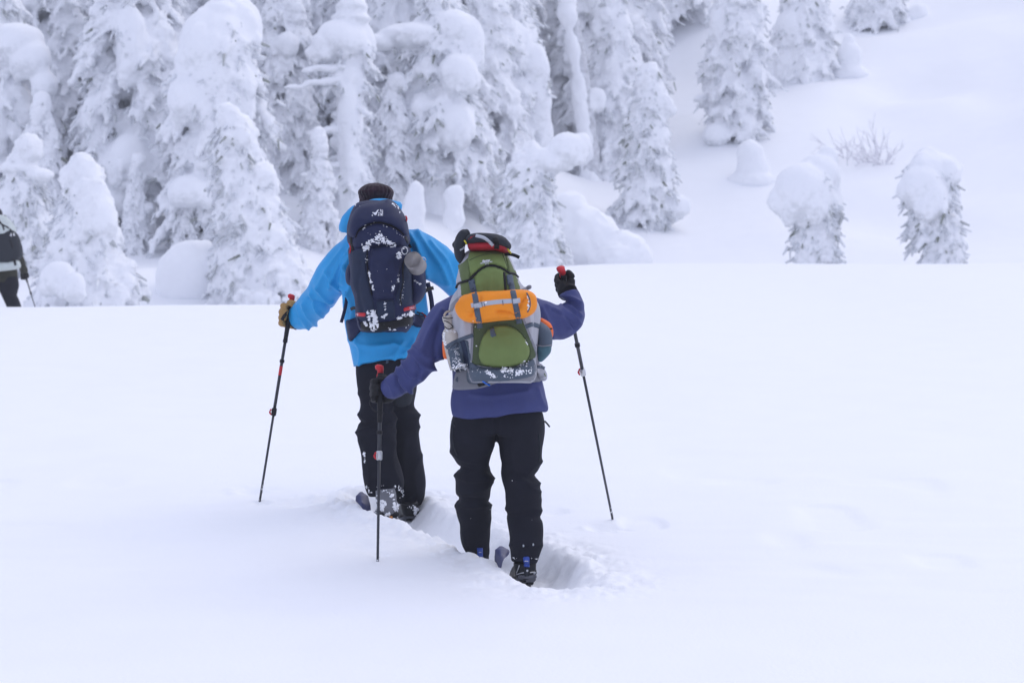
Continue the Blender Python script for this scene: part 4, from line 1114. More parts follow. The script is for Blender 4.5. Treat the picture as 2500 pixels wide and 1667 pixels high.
    flat_print('emblem', px([(580, 690), (620, 740), (700, 870), (770, 950), (680, 975), (600, 940), (555, 860), (560, 760)]), S, M['white_print'], lid)
    flat_print('emblem', px([(1180, 565), (1225, 630), (1250, 780), (1245, 905), (1100, 940), (1030, 890), (1080, 780), (1130, 640)]), S, M['white_print'], lid)
    text_mesh('lettering', 'MILLET', 931.8, 519, 9.5, S, M['white_print'], lid, rot=-math.pi / 2, squash=.52, dflt=12.5, lift=.0025, bold=.03)
    tl = panel('red_tag', [(867, 762), (893, 763), (893.5, 774), (868, 773)], S, M['red'], k, thick=.009, edge=2, step=3, spline=False)
    text_mesh('lettering', 'MI', 871, 768, 7, S, M['white_print'], tl, dflt=12.55, lift=.003)
    tr_ = panel('red_tag', [(984, 751), (1014.5, 744), (1016, 755), (985.5, 761)], S, M['red'], k, thick=.011, edge=2, step=3, spline=False)
    text_mesh('lettering', 'MILLET', 1007.5, 751, 6, S, M['white_print'], tr_, rot=-.22, squash=.8, dflt=12.55, lift=.003)
    hb = panel('hip_belt', [(842, 782), (858, 778), (876, 776), (882, 806), (878, 812), (857, 834), (849, 824)], S, M['navy'], k, thick=.03, edge=8, default=12.86)
    hb2 = panel('hip_belt', [(1008, 765), (1038, 770), (1052, 779), (1048, 802), (1030, 800), (1010, 795)], S, M['navy'], k, thick=.03, edge=8, default=12.86)
    strap('hip_strap', [(1022, 768), (1040, 786), (1052, 798)], 7, S, M['navy_light'], hb2, default=12.84)
    cord('hip_cord', [(1030, 763), (1038, 772), (1042, 784), (1034, 786)], .0035, S, M['red'], hb2, dflt=12.84)
    cord('hip_cord', [(1018, 762), (1036, 768), (1052, 784)], .004, S, M['black'], hb2, dflt=12.84)
    free_strap('shoulder_strap', [(848, 712, 12.9), (844, 745, 12.88), (838, 770, 12.86), (833, 787, 12.85)], 8, M['navy'], k)
    free_strap('shoulder_strap', [(1044, 690, 12.9), (1052, 725, 12.9), (1055, 750, 12.9), (1056, 773, 12.9)], 11, M['navy'], k, .006)
    free_strap('side_strap', [(1036, 712, 12.74), (1046, 706, 12.76), (1058, 703, 12.78)], 9, M['black'], k)
    free_strap('side_strap', [(857, 755, 12.74), (864, 752, 12.70), (872, 753, 12.66)], 8, M['black'], k)
    for ln in ([(990, 578), (996, 592), (1003, 606)], [(856, 580), (857, 596), (862, 612)]): strap('lid_strap', ln, 7, S, M['black'], k, thick=.008, default=12.6)
    cord('lid_cord', [(853, 594), (856, 606), (854, 618)], .004, S, M['red'], k, dflt=12.6)
    cord('lid_cord', [(990, 527), (993, 533), (992, 540)], .0045, S, M['red'], k, dflt=12.6)
    cord('compression_cord', [(1004, 620), (985, 640), (984, 690), (978, 720), (980, 745)], .003, S, M['black'], k)
    cord('zip', [(897, 612), (896, 640), (900, 680), (908, 720)], .003, S, M['black'], k)
    crust('snow_crust', [([(876, 566), (922, 546), (985, 578)], 1.5, 16, .45), ([(888, 608), (905, 592), (930, 575)], 3.5, 75, .75), ([(928, 572), (940, 590), (960, 600)], 3.5, 60, .7), ([(915, 585), (935, 588)], 5, 22, .7), ([(974, 616), (973, 628)], 3.0, 22, .9),
        ([(897, 625), (896, 640)], 1.5, 6, .6), ([(899, 660), (905, 690)], 1.2, 22, .8), ([(909, 695), (912, 708)], 1.2, 10, .7), ([(973, 670), (970, 692)], 1.5, 9, .6), ([(962, 695), (957, 710)], 1.5, 10, .6), ([(898, 763), (903, 785), (908, 795)], 1.8, 30, .8), ([(910, 756), (915, 775), (916, 792)], 3, 55, 1.0), ([(905, 797), (914, 805)], 3, 16, .7), ([(889, 787), (897, 793)], 3, 14, .6),
        ([(939, 738), (941, 755)], 1.2, 9, .6), ([(935, 774), (941, 770)], 2, 10, .7), ([(972, 777), (985, 771), (1000, 766), (1010, 770)], 2, 50, .75), ([(948, 802), (966, 805)], 3, 8, .5), ([(900, 800), (1000, 795)], 4, 5, .4), ([(960, 497), (980, 515)], 3, 14, .6), ([(860, 505), (880, 500)], 3, 5, .4), ([(860, 560), (1000, 560), (940, 660), (920, 720)], 25, 12, .35), ([(985, 680), (982, 720), (975, 740)], 2, 18, .35), ([(1011, 685), (1028, 694)], 1.5, 14, .6)], S, M_SNOW, k, 9)
    # ---------------- mug
    a, b_ = at(1007.5, 634, 12.43), at(1019, 650, 12.52); d = (b_ - a) / np.linalg.norm(b_ - a)
    mg = thing('mug', 'grey metal mug hanging from the navy pack', 'mug', a)
    V, q, tt = tubes(np.array([[a + d * .004, a, a + d * .003, a + d * .05, a + d * .098, a + d * .102]]), np.array([[.036, .042, .0455, .0462, .0465, .0485]]), 40)
    link('cup', mesh_np('cup', V, tt, q), M['titanium'], mg)
    an = np.linspace(-2.2, 2.2, 14); e1 = np.array([.9, 0, .35]); e1 -= d * (e1 @ d); e1 /= np.linalg.norm(e1)
    tube_obj('handle', [a + d * (.05 + .03 * math.sin(x)) + e1 * (.046 + .012 * max(0, math.cos(x))) for x in an], .002, M['steel'], mg, 6)
    tube_obj('carabiner', [at(988 + 7 * math.cos(x), 612 + 9 * math.sin(x), 12.46) for x in np.linspace(0, 6.28, 20)], .0028, M['steel'], mg, 8)
    tube_obj('hanger', [at(994, 616, 12.46), at(1000, 622, 12.47), at(1006, 626, 12.5)], .0025, M['black'], mg, 6)
    # skis
    ski('blue-grey ski under the left boot of the blue-jacketed skier, its tip out of the snow', [(-.30, 11.95), (-.55, 12.45), (-.70, 12.82), (-.825, 13.22)], .225)
    ski('ski under the right boot of the blue-jacketed skier, sunk in the track', [(-.22, 12.35), (-.45, 12.85), (-.58, 13.2), (-.70, 13.75)], .03)
blue_skier()
# ------------------------------------------------------------------ skier in the indigo jacket
def mesh_surface(o):
    S = Surface(); me = o.data; n = len(me.vertices)
    c = np.empty(n * 3, np.float32); me.vertices.foreach_get('co', c); L = np.empty(len(me.loops), np.int32); me.loops.foreach_get('vertex_index', L)
    S.add(c.reshape(-1, 3).astype(float), L.reshape(-1, 4)); return S

def indigo_skier():
    D = 11.42
    p = thing('person', 'skier in an indigo jacket and black trousers, carrying the green and grey pack', 'person', (-.05, D, gz(-.05, D) - .12))
    torso = [(1205, 712, 55, .1, D), (1205, 742, 104, .13, D), (1205, 800, 110, .14, D), (1209, 880, 107, .14, D), (1214, 940, 109, .15, D), (1219, 985, 114, .17, D), (1222, 1004, 115, .172, D), (1223, 1012, 113, .17, D)]
    larm = [(1125, 760, 48, .10, 11.42), (1082, 788, 42, .088, 11.38), (1046, 855, 37, .078, 11.32), (1022, 893, 35, .072, 11.32), (990, 921, 31, .066, 11.36), (966, 938, 30, .062, 11.40), (948, 948, 25, .055, 11.43)]
    rarm = [(1285, 768, 46, .10, 11.42), (1330, 782, 43, .088, 11.45), (1368, 789, 37, .08, 11.50), (1394, 776, 31, .074, 11.54), (1398, 745, 25, .064, 11.57), (1391, 712, 19.5, .055, 11.58)]
    lleg = [(1168, 985, 44, .11, D), (1160, 1030, 56, .135, D), (1152, 1085, 53, .125, D + .01), (1155, 1122, 40, .11, D + .03), (1157, 1140, 37, .105, D + .04), (1158, 1162, 44, .105, D + .06), (1156, 1190, 43, .1, D + .1), (1158, 1216, 40, .095, D + .14), (1156, 1236, 43, .095, D + .17), (1160, 1270, 38.5, .09, D + .22), (1160, 1305, 38, .088, D + .27), (1164, 1330, 32, .08, D + .3), (1172, 1356, 24, .07, D + .32)]
    rleg = [(1266, 985, 44, .11, D), (1272, 1030, 56, .135, D), (1272, 1088, 53, .125, D), (1272, 1127, 49, .115, D), (1267, 1159, 42, .105, D - .01), (1277, 1197, 43, .10, D - .03), (1280, 1254, 43, .095, D - .06), (1284, 1299, 41, .09, D - .09), (1283, 1340, 37, .085, D - .11), (1280, 1374, 33, .08, D - .12)]
    pelvis = [(1218, 900, 80, .11, D), (1218, 990, 95, .125, D), (1217, 1030, 109, .138, D), (1215, 1060, 100, .135, D)]
    body_mesh(at(1190, 672, 11.46), shrink(torso[:-2], .75), [shrink(larm, .62), shrink(rarm, .62)], [shrink(lleg, .6), shrink(rleg, .6)], p, hr=.088)
    folds = [([(1080, 760), (1050, 810), (1030, 860)], 6, .010), ([(1070, 800), (1060, 850), (1066, 890)], 6, -.009), ([(1005, 862), (1030, 890), (1060, 900)], 5, .012), ([(1015, 848), (1045, 872), (1076, 872)], 5, .010), ([(985, 885), (1000, 912), (1028, 922)], 4.5, .011), ([(972, 902), (985, 935), (1003, 952)], 4.5, .013), ([(962, 910), (968, 935), (985, 955)], 3.5, -.012), ([(945, 928), (958, 945), (962, 964)], 4, .006), ([(1010, 870), (1022, 900), (1015, 930)], 4, -.008),
             ([(1372, 722), (1395, 728), (1415, 742)], 4, .009), ([(1370, 735), (1395, 740), (1417, 756)], 4, -.010), ([(1366, 750), (1392, 752), (1416, 772)], 4, .010), ([(1330, 748), (1365, 765), (1390, 800)], 5, .009), ([(1345, 755), (1380, 778), (1402, 800)], 4, -.009), ([(1370, 758), (1400, 775), (1412, 790)], 4, .008), ([(1320, 752), (1340, 790), (1350, 820)], 6, .007),
             ([(1110, 960), (1108, 985), (1112, 1008)], 5, .006), ([(1150, 962), (1200, 968), (1290, 955)], 6, .004), ([(1312, 950), (1318, 975), (1330, 998)], 6, .006)]
    V, Q = cloth([loft(torso, 32, 36), loft(larm, 38, 26), loft(rarm, 40, 26)], .0085, 3, folds, wr=.0055, wscale=(7, 7, 6), seed=13)
    sV, sQ = V, Q
    jk = soft('jacket', V, Q, M['indigo_shell'], p)
    hat = [(1190, 628, 10, .03, 11.46), (1190, 634, 32, .07, 11.46), (1190, 655, 42, .095, 11.46), (1190, 680, 44, .1, 11.46)]
    V, q, t = loft(hat, 16, 24, flat=True); link('hat', mesh_np('hat', V, t, q), M['hat_wool'], p)
    tf = [([(1100, 1100), (1130, 1122), (1165, 1128)], 6, .010), ([(1120, 1140), (1150, 1148), (1195, 1150)], 6, -.012), ([(1113, 1160), (1150, 1172), (1205, 1166)], 6, .013), ([(1207, 1172), (1180, 1192), (1150, 1200)], 6, .008), ([(1117, 1216), (1150, 1218), (1200, 1222)], 6, -.010), ([(1112, 1234), (1150, 1238), (1198, 1232)], 5, .008), ([(1200, 1085), (1180, 1110), (1150, 1120)], 6, .006),
          ([(1322, 1126), (1300, 1140), (1285, 1160)], 6, .010), ([(1310, 1160), (1285, 1165), (1250, 1150)], 6, -.010), ([(1316, 1180), (1290, 1182), (1255, 1170)], 6, .010), ([(1318, 1200), (1295, 1190), (1270, 1160)], 5, .008), ([(1240, 1252), (1275, 1256), (1322, 1262)], 6, -.009), ([(1238, 1242), (1275, 1240), (1320, 1246)], 6, .008), ([(1246, 1330), (1280, 1335), (1318, 1330)], 7, .006), ([(1212, 1070), (1212, 1040), (1210, 1010)], 4, -.012), ([(1255, 1030), (1250, 1100), (1262, 1150)], 8, .005), ([(1130, 1300), (1140, 1330), (1160, 1345)], 5, .006)]
    V, Q = cloth([loft(pelvis, 16, 32, flat=True), loft(lleg, 56, 28), loft(rleg, 50, 28)], .0095, 4, tf, wr=.004, wscale=(6, 6, 8), seed=18, fk=1.15)
    tr = soft('trousers', V, Q, M['black_trousers'], p)
    ST = Surface(); ST.add(V, Q)
    free_strap('zip_pull', [(1330, 1028, 11.40), (1336, 1034, 11.38), (1342, 1042, 11.38)], 4, M['black'], tr)
    free_strap('zip_pull', [(1103, 1028, 11.33), (1107, 1036, 11.31), (1110, 1042, 11.31)], 4, M['charcoal_cloth'], tr)
    cord('pocket_zip', [(1316, 1060), (1318, 1100), (1317, 1128)], .003, ST, M['charcoal_cloth'], tr, dflt=11.4)
    cord('pocket_zip', [(1106, 1040), (1106, 1080), (1116, 1112)], .003, ST, M['charcoal_cloth'], tr, dflt=11.4)
    for x, y in ((1278, 1331), (1302, 1328)): panel('ankle_tab', [(x - 2.5, y - 3), (x + 2.5, y - 3), (x + 2.5, y + 4), (x - 2.5, y + 4)], ST, M['reflective'], tr, thick=.004, edge=1, step=2, spline=False, keep=False)
    crust('snow_crust', [([(1252, 1362), (1275, 1363)], 1, 8, .35), ([(1297, 1362), (1312, 1364)], 1, 6, .35), ([(1120, 1060), (1180, 1200), (1280, 1200)], 30, 8, .25)], ST, M_SNOW, tr, 14, thick=.003)
    # boots: blue spine buckle over a grey lugged heel
    b, bx, w_, (H, fw, up, side) = boot(p, (1281, 1370), (1285, 1412), 11.30, 28, 'boot_black', (-.17, .98), .30, 0)
    SB = mesh_surface(b); SB.add(V, Q)
    kn = panel('buckle', [(1276, 1358), (1293, 1357), (1294, 1384), (1279, 1385)], SB, M['buckle_blue'], b, thick=.016, edge=2.5, step=3, spline=False, default=11.24)
    panel('buckle_plate', [(1280, 1367), (1291, 1367), (1291, 1371), (1280, 1371)], SB, M['clear_white'], kn, thick=.004, edge=1, step=2, spline=False, default=11.22)
    panel('spine', [(1280, 1386), (1292, 1386), (1294, 1408), (1279, 1408)], SB, M['charcoal_cloth'], b, thick=.012, edge=3, step=3, spline=False, default=11.24)
    panel('bolt', [(1284, 1389), (1290, 1389), (1290, 1395), (1284, 1395)], SB, M['steel'], b, thick=.004, edge=2, step=2, default=11.22)
    cord('cable', [(1261, 1402), (1270, 1399), (1279, 1397)], .0028, SB, M['steel'], b, dflt=11.25)
    cord('cable', [(1294, 1397), (1303, 1396), (1312, 1398)], .0028, SB, M['steel'], b, dflt=11.25)
    cord('cable', [(1268, 1379), (1265, 1388), (1261, 1398)], .0025, SB, M['steel'], b, dflt=11.25)
    bx('heel_plate', (0, -.026, .022), (w_ * 1.5, .014, .014), 'reflective', .003); bx('heel_plate', (0, -.028, .004), (w_ * 1.62, .02, .018), 'sole_grey', .004); bx('heel_plate', (0, -.024, .042), (w_ * 1.45, .012, .008), 'reflective', .002)
    b2, bx2, w2, _ = boot(p, (1172, 1345), (1176, 1385), 11.72, 22, 'boot_black', (-.2, .98), .1, 0)
    SB2 = mesh_surface(b2); SB2.add(V, Q)
    kn = panel('buckle', [(1164, 1336), (1179, 1336), (1180, 1360), (1165, 1360)], SB2, M['buckle_blue'], b2, thick=.016, edge=2.5, step=3, spline=False, default=11.63)
    panel('buckle_plate', [(1168, 1346), (1176, 1346), (1176, 1349), (1168, 1349)], SB2, M['clear_white'], kn, thick=.003, edge=1, step=2, spline=False, default=11.62)
    # ---------------- poles and gloves
    t, P, L = pole('ski pole planted to the left of the indigo-jacketed skier, in front of dark trousers', (929, 903, 11.44), (922, 1370, None), 0, dict(split=.45, collars=(.33,), clampmat='steel'), grip_len=.15, mirror=-1)
    d = P(1) - P(0); d /= np.linalg.norm(d)
    glove('glove', P(.10), d, at(953, 948, 11.44), M['black'], p, sgn=-1, sc_=1.15)
    tube_obj('wrist_loop', [P(.02) + np.array([.012, 0, 0]), P(.035) + np.array([.03, -.01, 0]), P(.08) + np.array([.0, -.04, 0]), P(.14) + np.array([-.045, -.03, 0]), P(.19) + np.array([-.03, -.03, 0]), P(.205) + np.array([.02, -.03, 0])], .0035, M['rubber'], t, 6, 24)
    t2, P2, L2 = pole('ski pole raised on the right of the indigo-jacketed skier', (1373, 662, 11.60), (1496, 1268, None), 0, dict(split=.385, collars=(.28,), clampmat='steel'), grip_len=.15, mirror=-1)
    d2 = P2(1) - P2(0); d2 /= np.linalg.norm(d2)
    glove('glove', P2(.085), d2, at(1391, 712, 11.58), M['black'], p, sgn=1, sc_=1.12)
    q = [(1373, 696, 17, .04, 11.58), (1388, 697, 17, .045, 11.575), (1402, 700, 13, .04, 11.575), (1412, 708, 6, .025, 11.575)]
    free_strap('wrist_loop', [(1404, 700, 11.56), (1412, 718, 11.55), (1416, 730, 11.55), (1421, 741, 11.55)], 5, M['rubber'], t2)
    # ---------------- the pack
    k = thing('backpack', 'green and grey hiking pack with a slate base and white lettering', 'backpack', at(1210, 790, 11.08))
    S = Surface(); S.add(sV, sQ)
    bag = [(1185, 609, 36, .07, 11.16), (1186, 620, 52, .11, 11.13), (1187, 640, 63, .14, 11.10), (1190, 668, 71, .16, 11.08), (1193, 695, 80, .165, 11.07), (1202, 718, 96, .17, 11.07), (1207, 750, 110, .175, 11.07), (1209, 800, 109, .175, 11.07), (1215, 850, 98, .17, 11.07), (1224, 890, 86, .16, 11.08), (1226, 922, 80, .145, 11.09), (1224, 934, 72, .12, 11.1)]
    V, Q = cloth([loft(bag, 48, 48, power=2.9, flat=True)], .008, 3, [([(1110, 700), (1118, 760), (1112, 820)], 6, -.008), ([(1300, 730), (1308, 790), (1298, 840)], 6, -.006), ([(1275, 720), (1290, 770), (1296, 820)], 6, .006), ([(1125, 725), (1135, 790), (1140, 850)], 7, .006)], wr=.003, wscale=(8, 8, 8), seed=15)
    S.add(V, Q); soft('main_bag', V, Q, M['light_grey'], k)
    hb = panel('hip_belt', [(1114, 905), (1140, 898), (1200, 900), (1300, 890), (1312, 886), (1323, 930), (1271, 931), (1218, 934), (1193, 943), (1155, 951), (1109, 951), (1106, 931)], S, M['mid_grey'], k, thick=.022, edge=5)
    pc = panel('belt_pouch', [(1311, 886), (1323, 889), (1332, 905), (1336, 915), (1334, 927), (1322, 929), (1312, 912)], S, M['light_grey'], hb, thick=.03, edge=7, default=11.2)
    panel('pouch_trim', [(1326, 900), (1333, 912), (1334, 922), (1328, 914)], S, M['olive_light'], pc, thick=.006, edge=2, step=3, default=11.2)
    strap('belt_strap', [(1308, 897), (1320, 895), (1330, 899)], 7, S, M['slate'], hb, default=11.2)
    panel('buckle', [(1110, 921), (1119, 918), (1120, 933), (1111, 935)], S, M['slate'], hb, thick=.008, edge=2, spline=False)
    panel('collar', [(1122, 688), (1146, 676), (1162, 664), (1187, 650), (1206, 649), (1226, 655), (1246, 664), (1262, 671), (1267, 690), (1271, 716), (1230, 718), (1140, 728), (1126, 726), (1124, 708)], S, M['olive_mid'], k, thick=.010, edge=6, wr=.004)
    panel('center_panel', [(1158, 676), (1170, 662), (1187, 653), (1206, 652), (1226, 658), (1231, 666), (1232, 716), (1164, 722)], S, M['olive_light'], k, thick=.008, edge=5, wr=.003)
    strap('zip_flap', [(1231, 664), (1233, 690), (1235, 714)], 6, S, M['black'], k, thick=.010)
    ls = panel('lid_side', [(1118, 647), (1130, 640), (1145, 630), (1150, 668), (1146, 683), (1136, 687), (1127, 688), (1121, 668)], S, M['olive_mid'], k, thick=.014, edge=6)
    rs = panel('lid_side', [(1227, 613), (1236, 621), (1248, 637), (1256, 655), (1262, 671), (1250, 668), (1241, 664), (1236, 640)], S, M['olive_mid'], k, thick=.014, edge=6)
    lid = panel('lid', [(1146, 612), (1160, 610), (1178, 608), (1213, 608), (1229, 614), (1235, 630), (1240, 650), (1242, 664), (1224, 654), (1205, 648), (1187, 649), (1169, 660), (1157, 671), (1149, 676), (1145, 655), (1142, 633)], S, M['olive_light'], k, thick=.022, edge=7, wr=.003)
    cord('lid_seam', [(1146, 636), (1158, 630), (1172, 625), (1190, 620.5), (1205, 619), (1221, 619.5)], .003, S, M['olive_dark'], lid, lift=-.001)
    cord('lid_seam', [(1226, 618), (1234, 640), (1240, 660)], .003, S, M['olive_dark'], lid, lift=-.001)
    px = lambda L_: [(1140 + x * .05102, 600 + y * .05102) for x, y in L_]
    # the round letter of the emblem: a bowl and a stem
    flat_print('emblem', px([(868, 440), (915, 435), (938, 520), (945, 600), (905, 625), (890, 560)]), S, M['white_print'], lid)
    for a0 in range(7):
        th0, th1 = a0 * .9 - .1, a0 * .9 + .85
        if a0 == 6: th1 = 6.2
        c = lambda t_, r: (848 + r * 95 * math.cos(t_), 565 + r * 62 * math.sin(t_) - 18 * math.cos(t_) * .3)
        flat_print('emblem', px([c(th0, 1), c((th0 + th1) / 2, 1.02), c(th1, 1), c(th1, .42), c(th0, .42)]), S, M['white_print'], lid)
    text_mesh('lettering', 'deuter', 1187, 636.3, 8.5, S, M['white_print'], lid, rot=-.14, squash=.85, dflt=10.95, lift=.0025, bold=.03)
    text_mesh('lettering', 'AIRCONTACT PRO', 1187.5, 641, 4.4, S, M['white_print'], lid, rot=-.15, squash=.78, dflt=10.95, lift=.0025, bold=.02)
    text_mesh('lettering', '65+15', 1189, 645, 5, S, M['white_print'], lid, rot=-.1, squash=.75, dflt=10.95, lift=.0025, bold=.03)
    cord('bungee', [(1113, 704), (1119, 693), (1132, 688), (1146, 683), (1157, 672), (1169, 661), (1187, 651), (1205, 649), (1224, 655), (1242, 666), (1256, 669), (1266, 678)], .006, S, M['black'], k, lift=.004, n=60, dflt=11.0)
    dp = panel('lower_front', [(1156, 782), (1200, 772), (1240, 770), (1275, 772), (1290, 812), (1311, 862), (1303, 876), (1277, 889), (1244, 899), (1200, 898), (1167, 893), (1150, 884), (1153, 840)], S, M['olive_dark'], k, thick=.010, edge=5, wr=.002)
    po = panel('front_pocket', [(1167, 862), (1170, 842), (1179, 820), (1191, 804), (1207, 796), (1231, 793.5), (1251, 798), (1270, 811), (1285, 832), (1294, 853), (1291, 871), (1279, 886), (1244, 896), (1213, 897), (1194, 895), (1178, 889), (1169, 876)], S, M['olive_light'], k, thick=.014, edge=5, puff=.022)
    cord('pocket_zip', [(1170, 880), (1168, 862), (1171, 842), (1180, 819), (1192, 803), (1208, 795.5), (1231, 792.5), (1252, 797), (1271, 810), (1286, 831), (1295, 853), (1292, 872), (1281, 887)], .0035, S, M['olive_dark'], po, lift=.001, n=70)
    panel('zip_pull', [(1194, 801), (1206, 798), (1213, 820), (1202, 824), (1197, 822)], S, M['slate'], po, thick=.006, edge=2, step=3, spline=False)
    bs = panel('base_panel', [(1149, 882), (1167, 892), (1195, 897), (1244, 899), (1277, 889), (1301, 876), (1308, 893), (1306, 913), (1290, 922), (1251, 929), (1198, 932), (1146, 937), (1139, 908)], S, M['slate'], k, thick=.018, edge=6, wr=.004)
    panel('pull_tab', [(1228, 894), (1244, 893), (1244, 899), (1229, 900)], S, M['black'], bs, thick=.006, edge=1, step=3, spline=False)
    strap('hem_strap', [(1166, 941), (1180, 937), (1193, 935)], 9, S, M['black'], hb)
    cord('blue_pull', [(1179, 930), (1186, 935), (1195, 940)], .005, S, M['zip_blue'], hb)
    for ln in ([(1152, 787), (1153, 830), (1150, 880)], [(1276, 775), (1292, 815), (1310, 862), (1312, 890)]): strap('side_binding', ln, 6, S, M['mid_grey'], k, thick=.005)
    # side pockets
    sp = [(1312, 786, 8, .05, 11.1), (1322, 805, 22, .07, 11.08), (1329, 830, 19, .075, 11.08), (1326, 850, 20, .07, 11.08)]
    V, Q = cloth([loft(sp, 18, 22, flat=True)], .008, 3, wr=.003, seed=16); S.add(V, Q); rp = soft('side_pocket', V, Q, M['slate'], k)
    sp = [(1326, 843, 20, .072, 11.08), (1328, 860, 17.5, .07, 11.08), (1323, 874, 12, .05, 11.09), (1318, 885, 5, .03, 11.1)]
    V, Q = cloth([loft(sp, 16, 22, flat=True)], .008, 3, wr=.003, seed=17); S.add(V, Q); soft('pocket_base', V, Q, M['teal'], rp)
    cord('pocket_hem', [(1309, 842), (1325, 845), (1347, 842)], .003, S, M['mid_grey'], rp, dflt=11.0)
    strap('side_strap', [(1283, 798), (1300, 792), (1318, 797)], 11, S, M['slate'], k, default=11.0)
    panel('lift_strap', [(1272, 705), (1284, 700), (1290, 696), (1297, 697), (1297, 704), (1288, 708), (1276, 711)], S, M['mid_grey'], k, thick=.02, edge=4, default=11.1)
    strap('shoulder_strap', [(1130, 725), (1118, 733), (1106, 745), (1099, 758)], 11, S, M['mid_grey'], k, default=11.2)
    panel('buckle', [(1117, 732), (1128, 724), (1133, 731), (1121, 741)], S, M['slate'], k, thick=.01, edge=3, spline=False, default=11.1)
    free_strap('lid_strap_end', [(1233, 621, 11.0), (1246, 621, 10.98), (1258, 624, 10.97), (1268, 629, 10.97)], 8, M['black'], k, .004)
    # ---------------- things strapped to it
    sk = thing('stuff_sack', 'bright orange rolled stuff sack strapped across the green pack', 'sack', at(1215, 748, 10.85))
    sa = [(1139, 747, 10, .03, 10.87), (1140.5, 747.5, 27, .06, 10.865), (1148, 752, 34, .075, 10.855), (1180, 750, 36.5, .085, 10.845), (1220, 746.5, 35.5, .085, 10.84), (1262, 743, 35, .08, 10.845), (1280, 740.5, 32, .075, 10.855), (1291, 739, 25, .06, 10.865), (1295, 739, 15, .04, 10.87), (1296, 739, 5, .02, 10.87)]
    V, Q = cloth([loft(sa, 60, 40, power=3.0)], .007, 3, [([(1150, 770), (1170, 740), (1172, 722)], 4, -.006), ([(1255, 765), (1275, 755), (1288, 750)], 4, .007), ([(1262, 773), (1272, 745), (1285, 725)], 4, -.007), ([(1180, 775), (1210, 771), (1240, 772)], 3, .005), ([(1215, 760), (1240, 764), (1262, 770)], 3, -.006), ([(1142, 760), (1158, 765), (1170, 780)], 4, .006)], wr=.004, wscale=(6, 8, 14), seed=19, fk=2.6)
    S.add(V, Q); soft('sack_body', V, Q, M['orange'], sk)
    strap('reflective_strip', [(1150, 746), (1180, 741.5), (1215, 737), (1245, 735), (1270, 733)], 11, S, M['reflective'], sk, thick=.003)
    for x0 in (1176, 1182, 1227): strap('stitching', [(x0, 737.5 - (x0 - 1176) * .09), (x0 + 1.5, 749.5 - (x0 - 1176) * .09)], 1.6, S, M['slate'], sk, thick=.001)
    cord('end_seam', [(1286, 715), (1293, 730), (1294, 748), (1288, 762)], .003, S, M['slate'], sk, dflt=10.85)
    for ln in ([(1156, 706), (1161, 730), (1165, 760), (1170, 788), (1172, 801)], [(1248, 692), (1253, 715), (1260, 750), (1266, 778), (1268, 790)]):
        strap('lash_strap', ln, 14, S, M['slate'], k, thick=.005, default=10.85)
    buckle((1153, 696), -.2, 17, 29, S, k); buckle((1245.5, 683), -.15, 17, 28, S, k)
    strap('strap_keeper', [(1157, 748), (1176, 744)], 12, S, M['reflective'], sk, thick=.004); strap('strap_keeper', [(1252, 736), (1270, 733.5)], 12, S, M['reflective'], sk, thick=.004)
    # bottle
    bt = thing('bottle', 'cream water bottle, snow on its shoulder, in the left pocket of the green pack', 'bottle', at(1105, 840, 11.0))
    bo = [(1099, 797, 11, .030, 11.0), (1099, 801, 13, .034, 11.0), (1100, 811, 20, .046, 11.0), (1102, 825, 21.5, .048, 11.0), (1107, 850, 21.5, .048, 11.0), (1114, 880, 21, .048, 11.0), (1119, 900, 20, .045, 11.0)]
    V, q, t = loft(bo, 30, 30, power=2); S.add(V, q, t); link('flask', mesh_np('flask', V, t, q), M['bottle_cream'], bt)
    ca = [(1093, 770, 11, .028, 11.0), (1093.5, 772, 14, .034, 11.0), (1095, 782, 14, .034, 11.0), (1096, 784, 12.5, .031, 11.0), (1097.5, 799, 12.5, .031, 11.0)]
    V, q, t = loft(ca, 20, 26, power=2); S.add(V, q, t); link('cap', mesh_np('cap', V, t, q), M['bottle_cream'], bt)
    tube_obj('loop', [at(1084, 771, 10.97), at(1090, 762, 10.98), at(1101, 760, 11.0), at(1109, 764, 11.0), at(1107, 775, 10.98)], .005, M['rope_beige'], bt, 8, 16)
    tube_obj('neck_cord', [at(1084, 783, 10.965), at(1096, 788, 10.96), at(1106, 798, 10.965), at(1094, 803, 10.96), at(1085, 796, 10.965)], .0022, M['black'], bt, 6, 20)
    tube_obj('neck_cord', [at(1082, 776, 10.965), at(1095, 777.5, 10.96), at(1108, 775, 10.965)], .0022, M['black'], bt, 6, 10)
    crust('snow_crust', [([(1084, 812), (1083, 830), (1088, 842)], 2, 46, .5), ([(1088, 806), (1102, 808), (1114, 808)], 2.5, 30, .45)], S, M_SNOW, bt, 21, thick=.006)
    mp = panel('mesh_pocket', [(1091, 852), (1112, 838), (1141, 830), (1147, 855), (1150, 878), (1143, 902), (1122, 906), (1103, 905), (1097, 880)], S, M['slate'], k, thick=.008, edge=4, default=11.0)
    strap('side_strap', [(1088, 849), (1105, 838), (1130, 827), (1155, 818)], 10, S, M['slate'], k, default=10.95)
    strap('side_strap', [(1095, 862), (1106, 852), (1118, 838)], 8, S, M['slate'], k, default=10.95)
    strap('pocket_edge', [(1128, 832), (1136, 860), (1140, 900)], 12, S, M['navy_light'], k, thick=.006)
    crust('snow_crust', [([(1104, 898), (1122, 896), (1136, 894)], 3.5, 70, .6), ([(1108, 875), (1116, 885), (1118, 890)], 6, 60, .42), ([(1112, 852), (1118, 868)], 4, 36, .32)], S, M_SNOW, mp, 22, thick=.004)
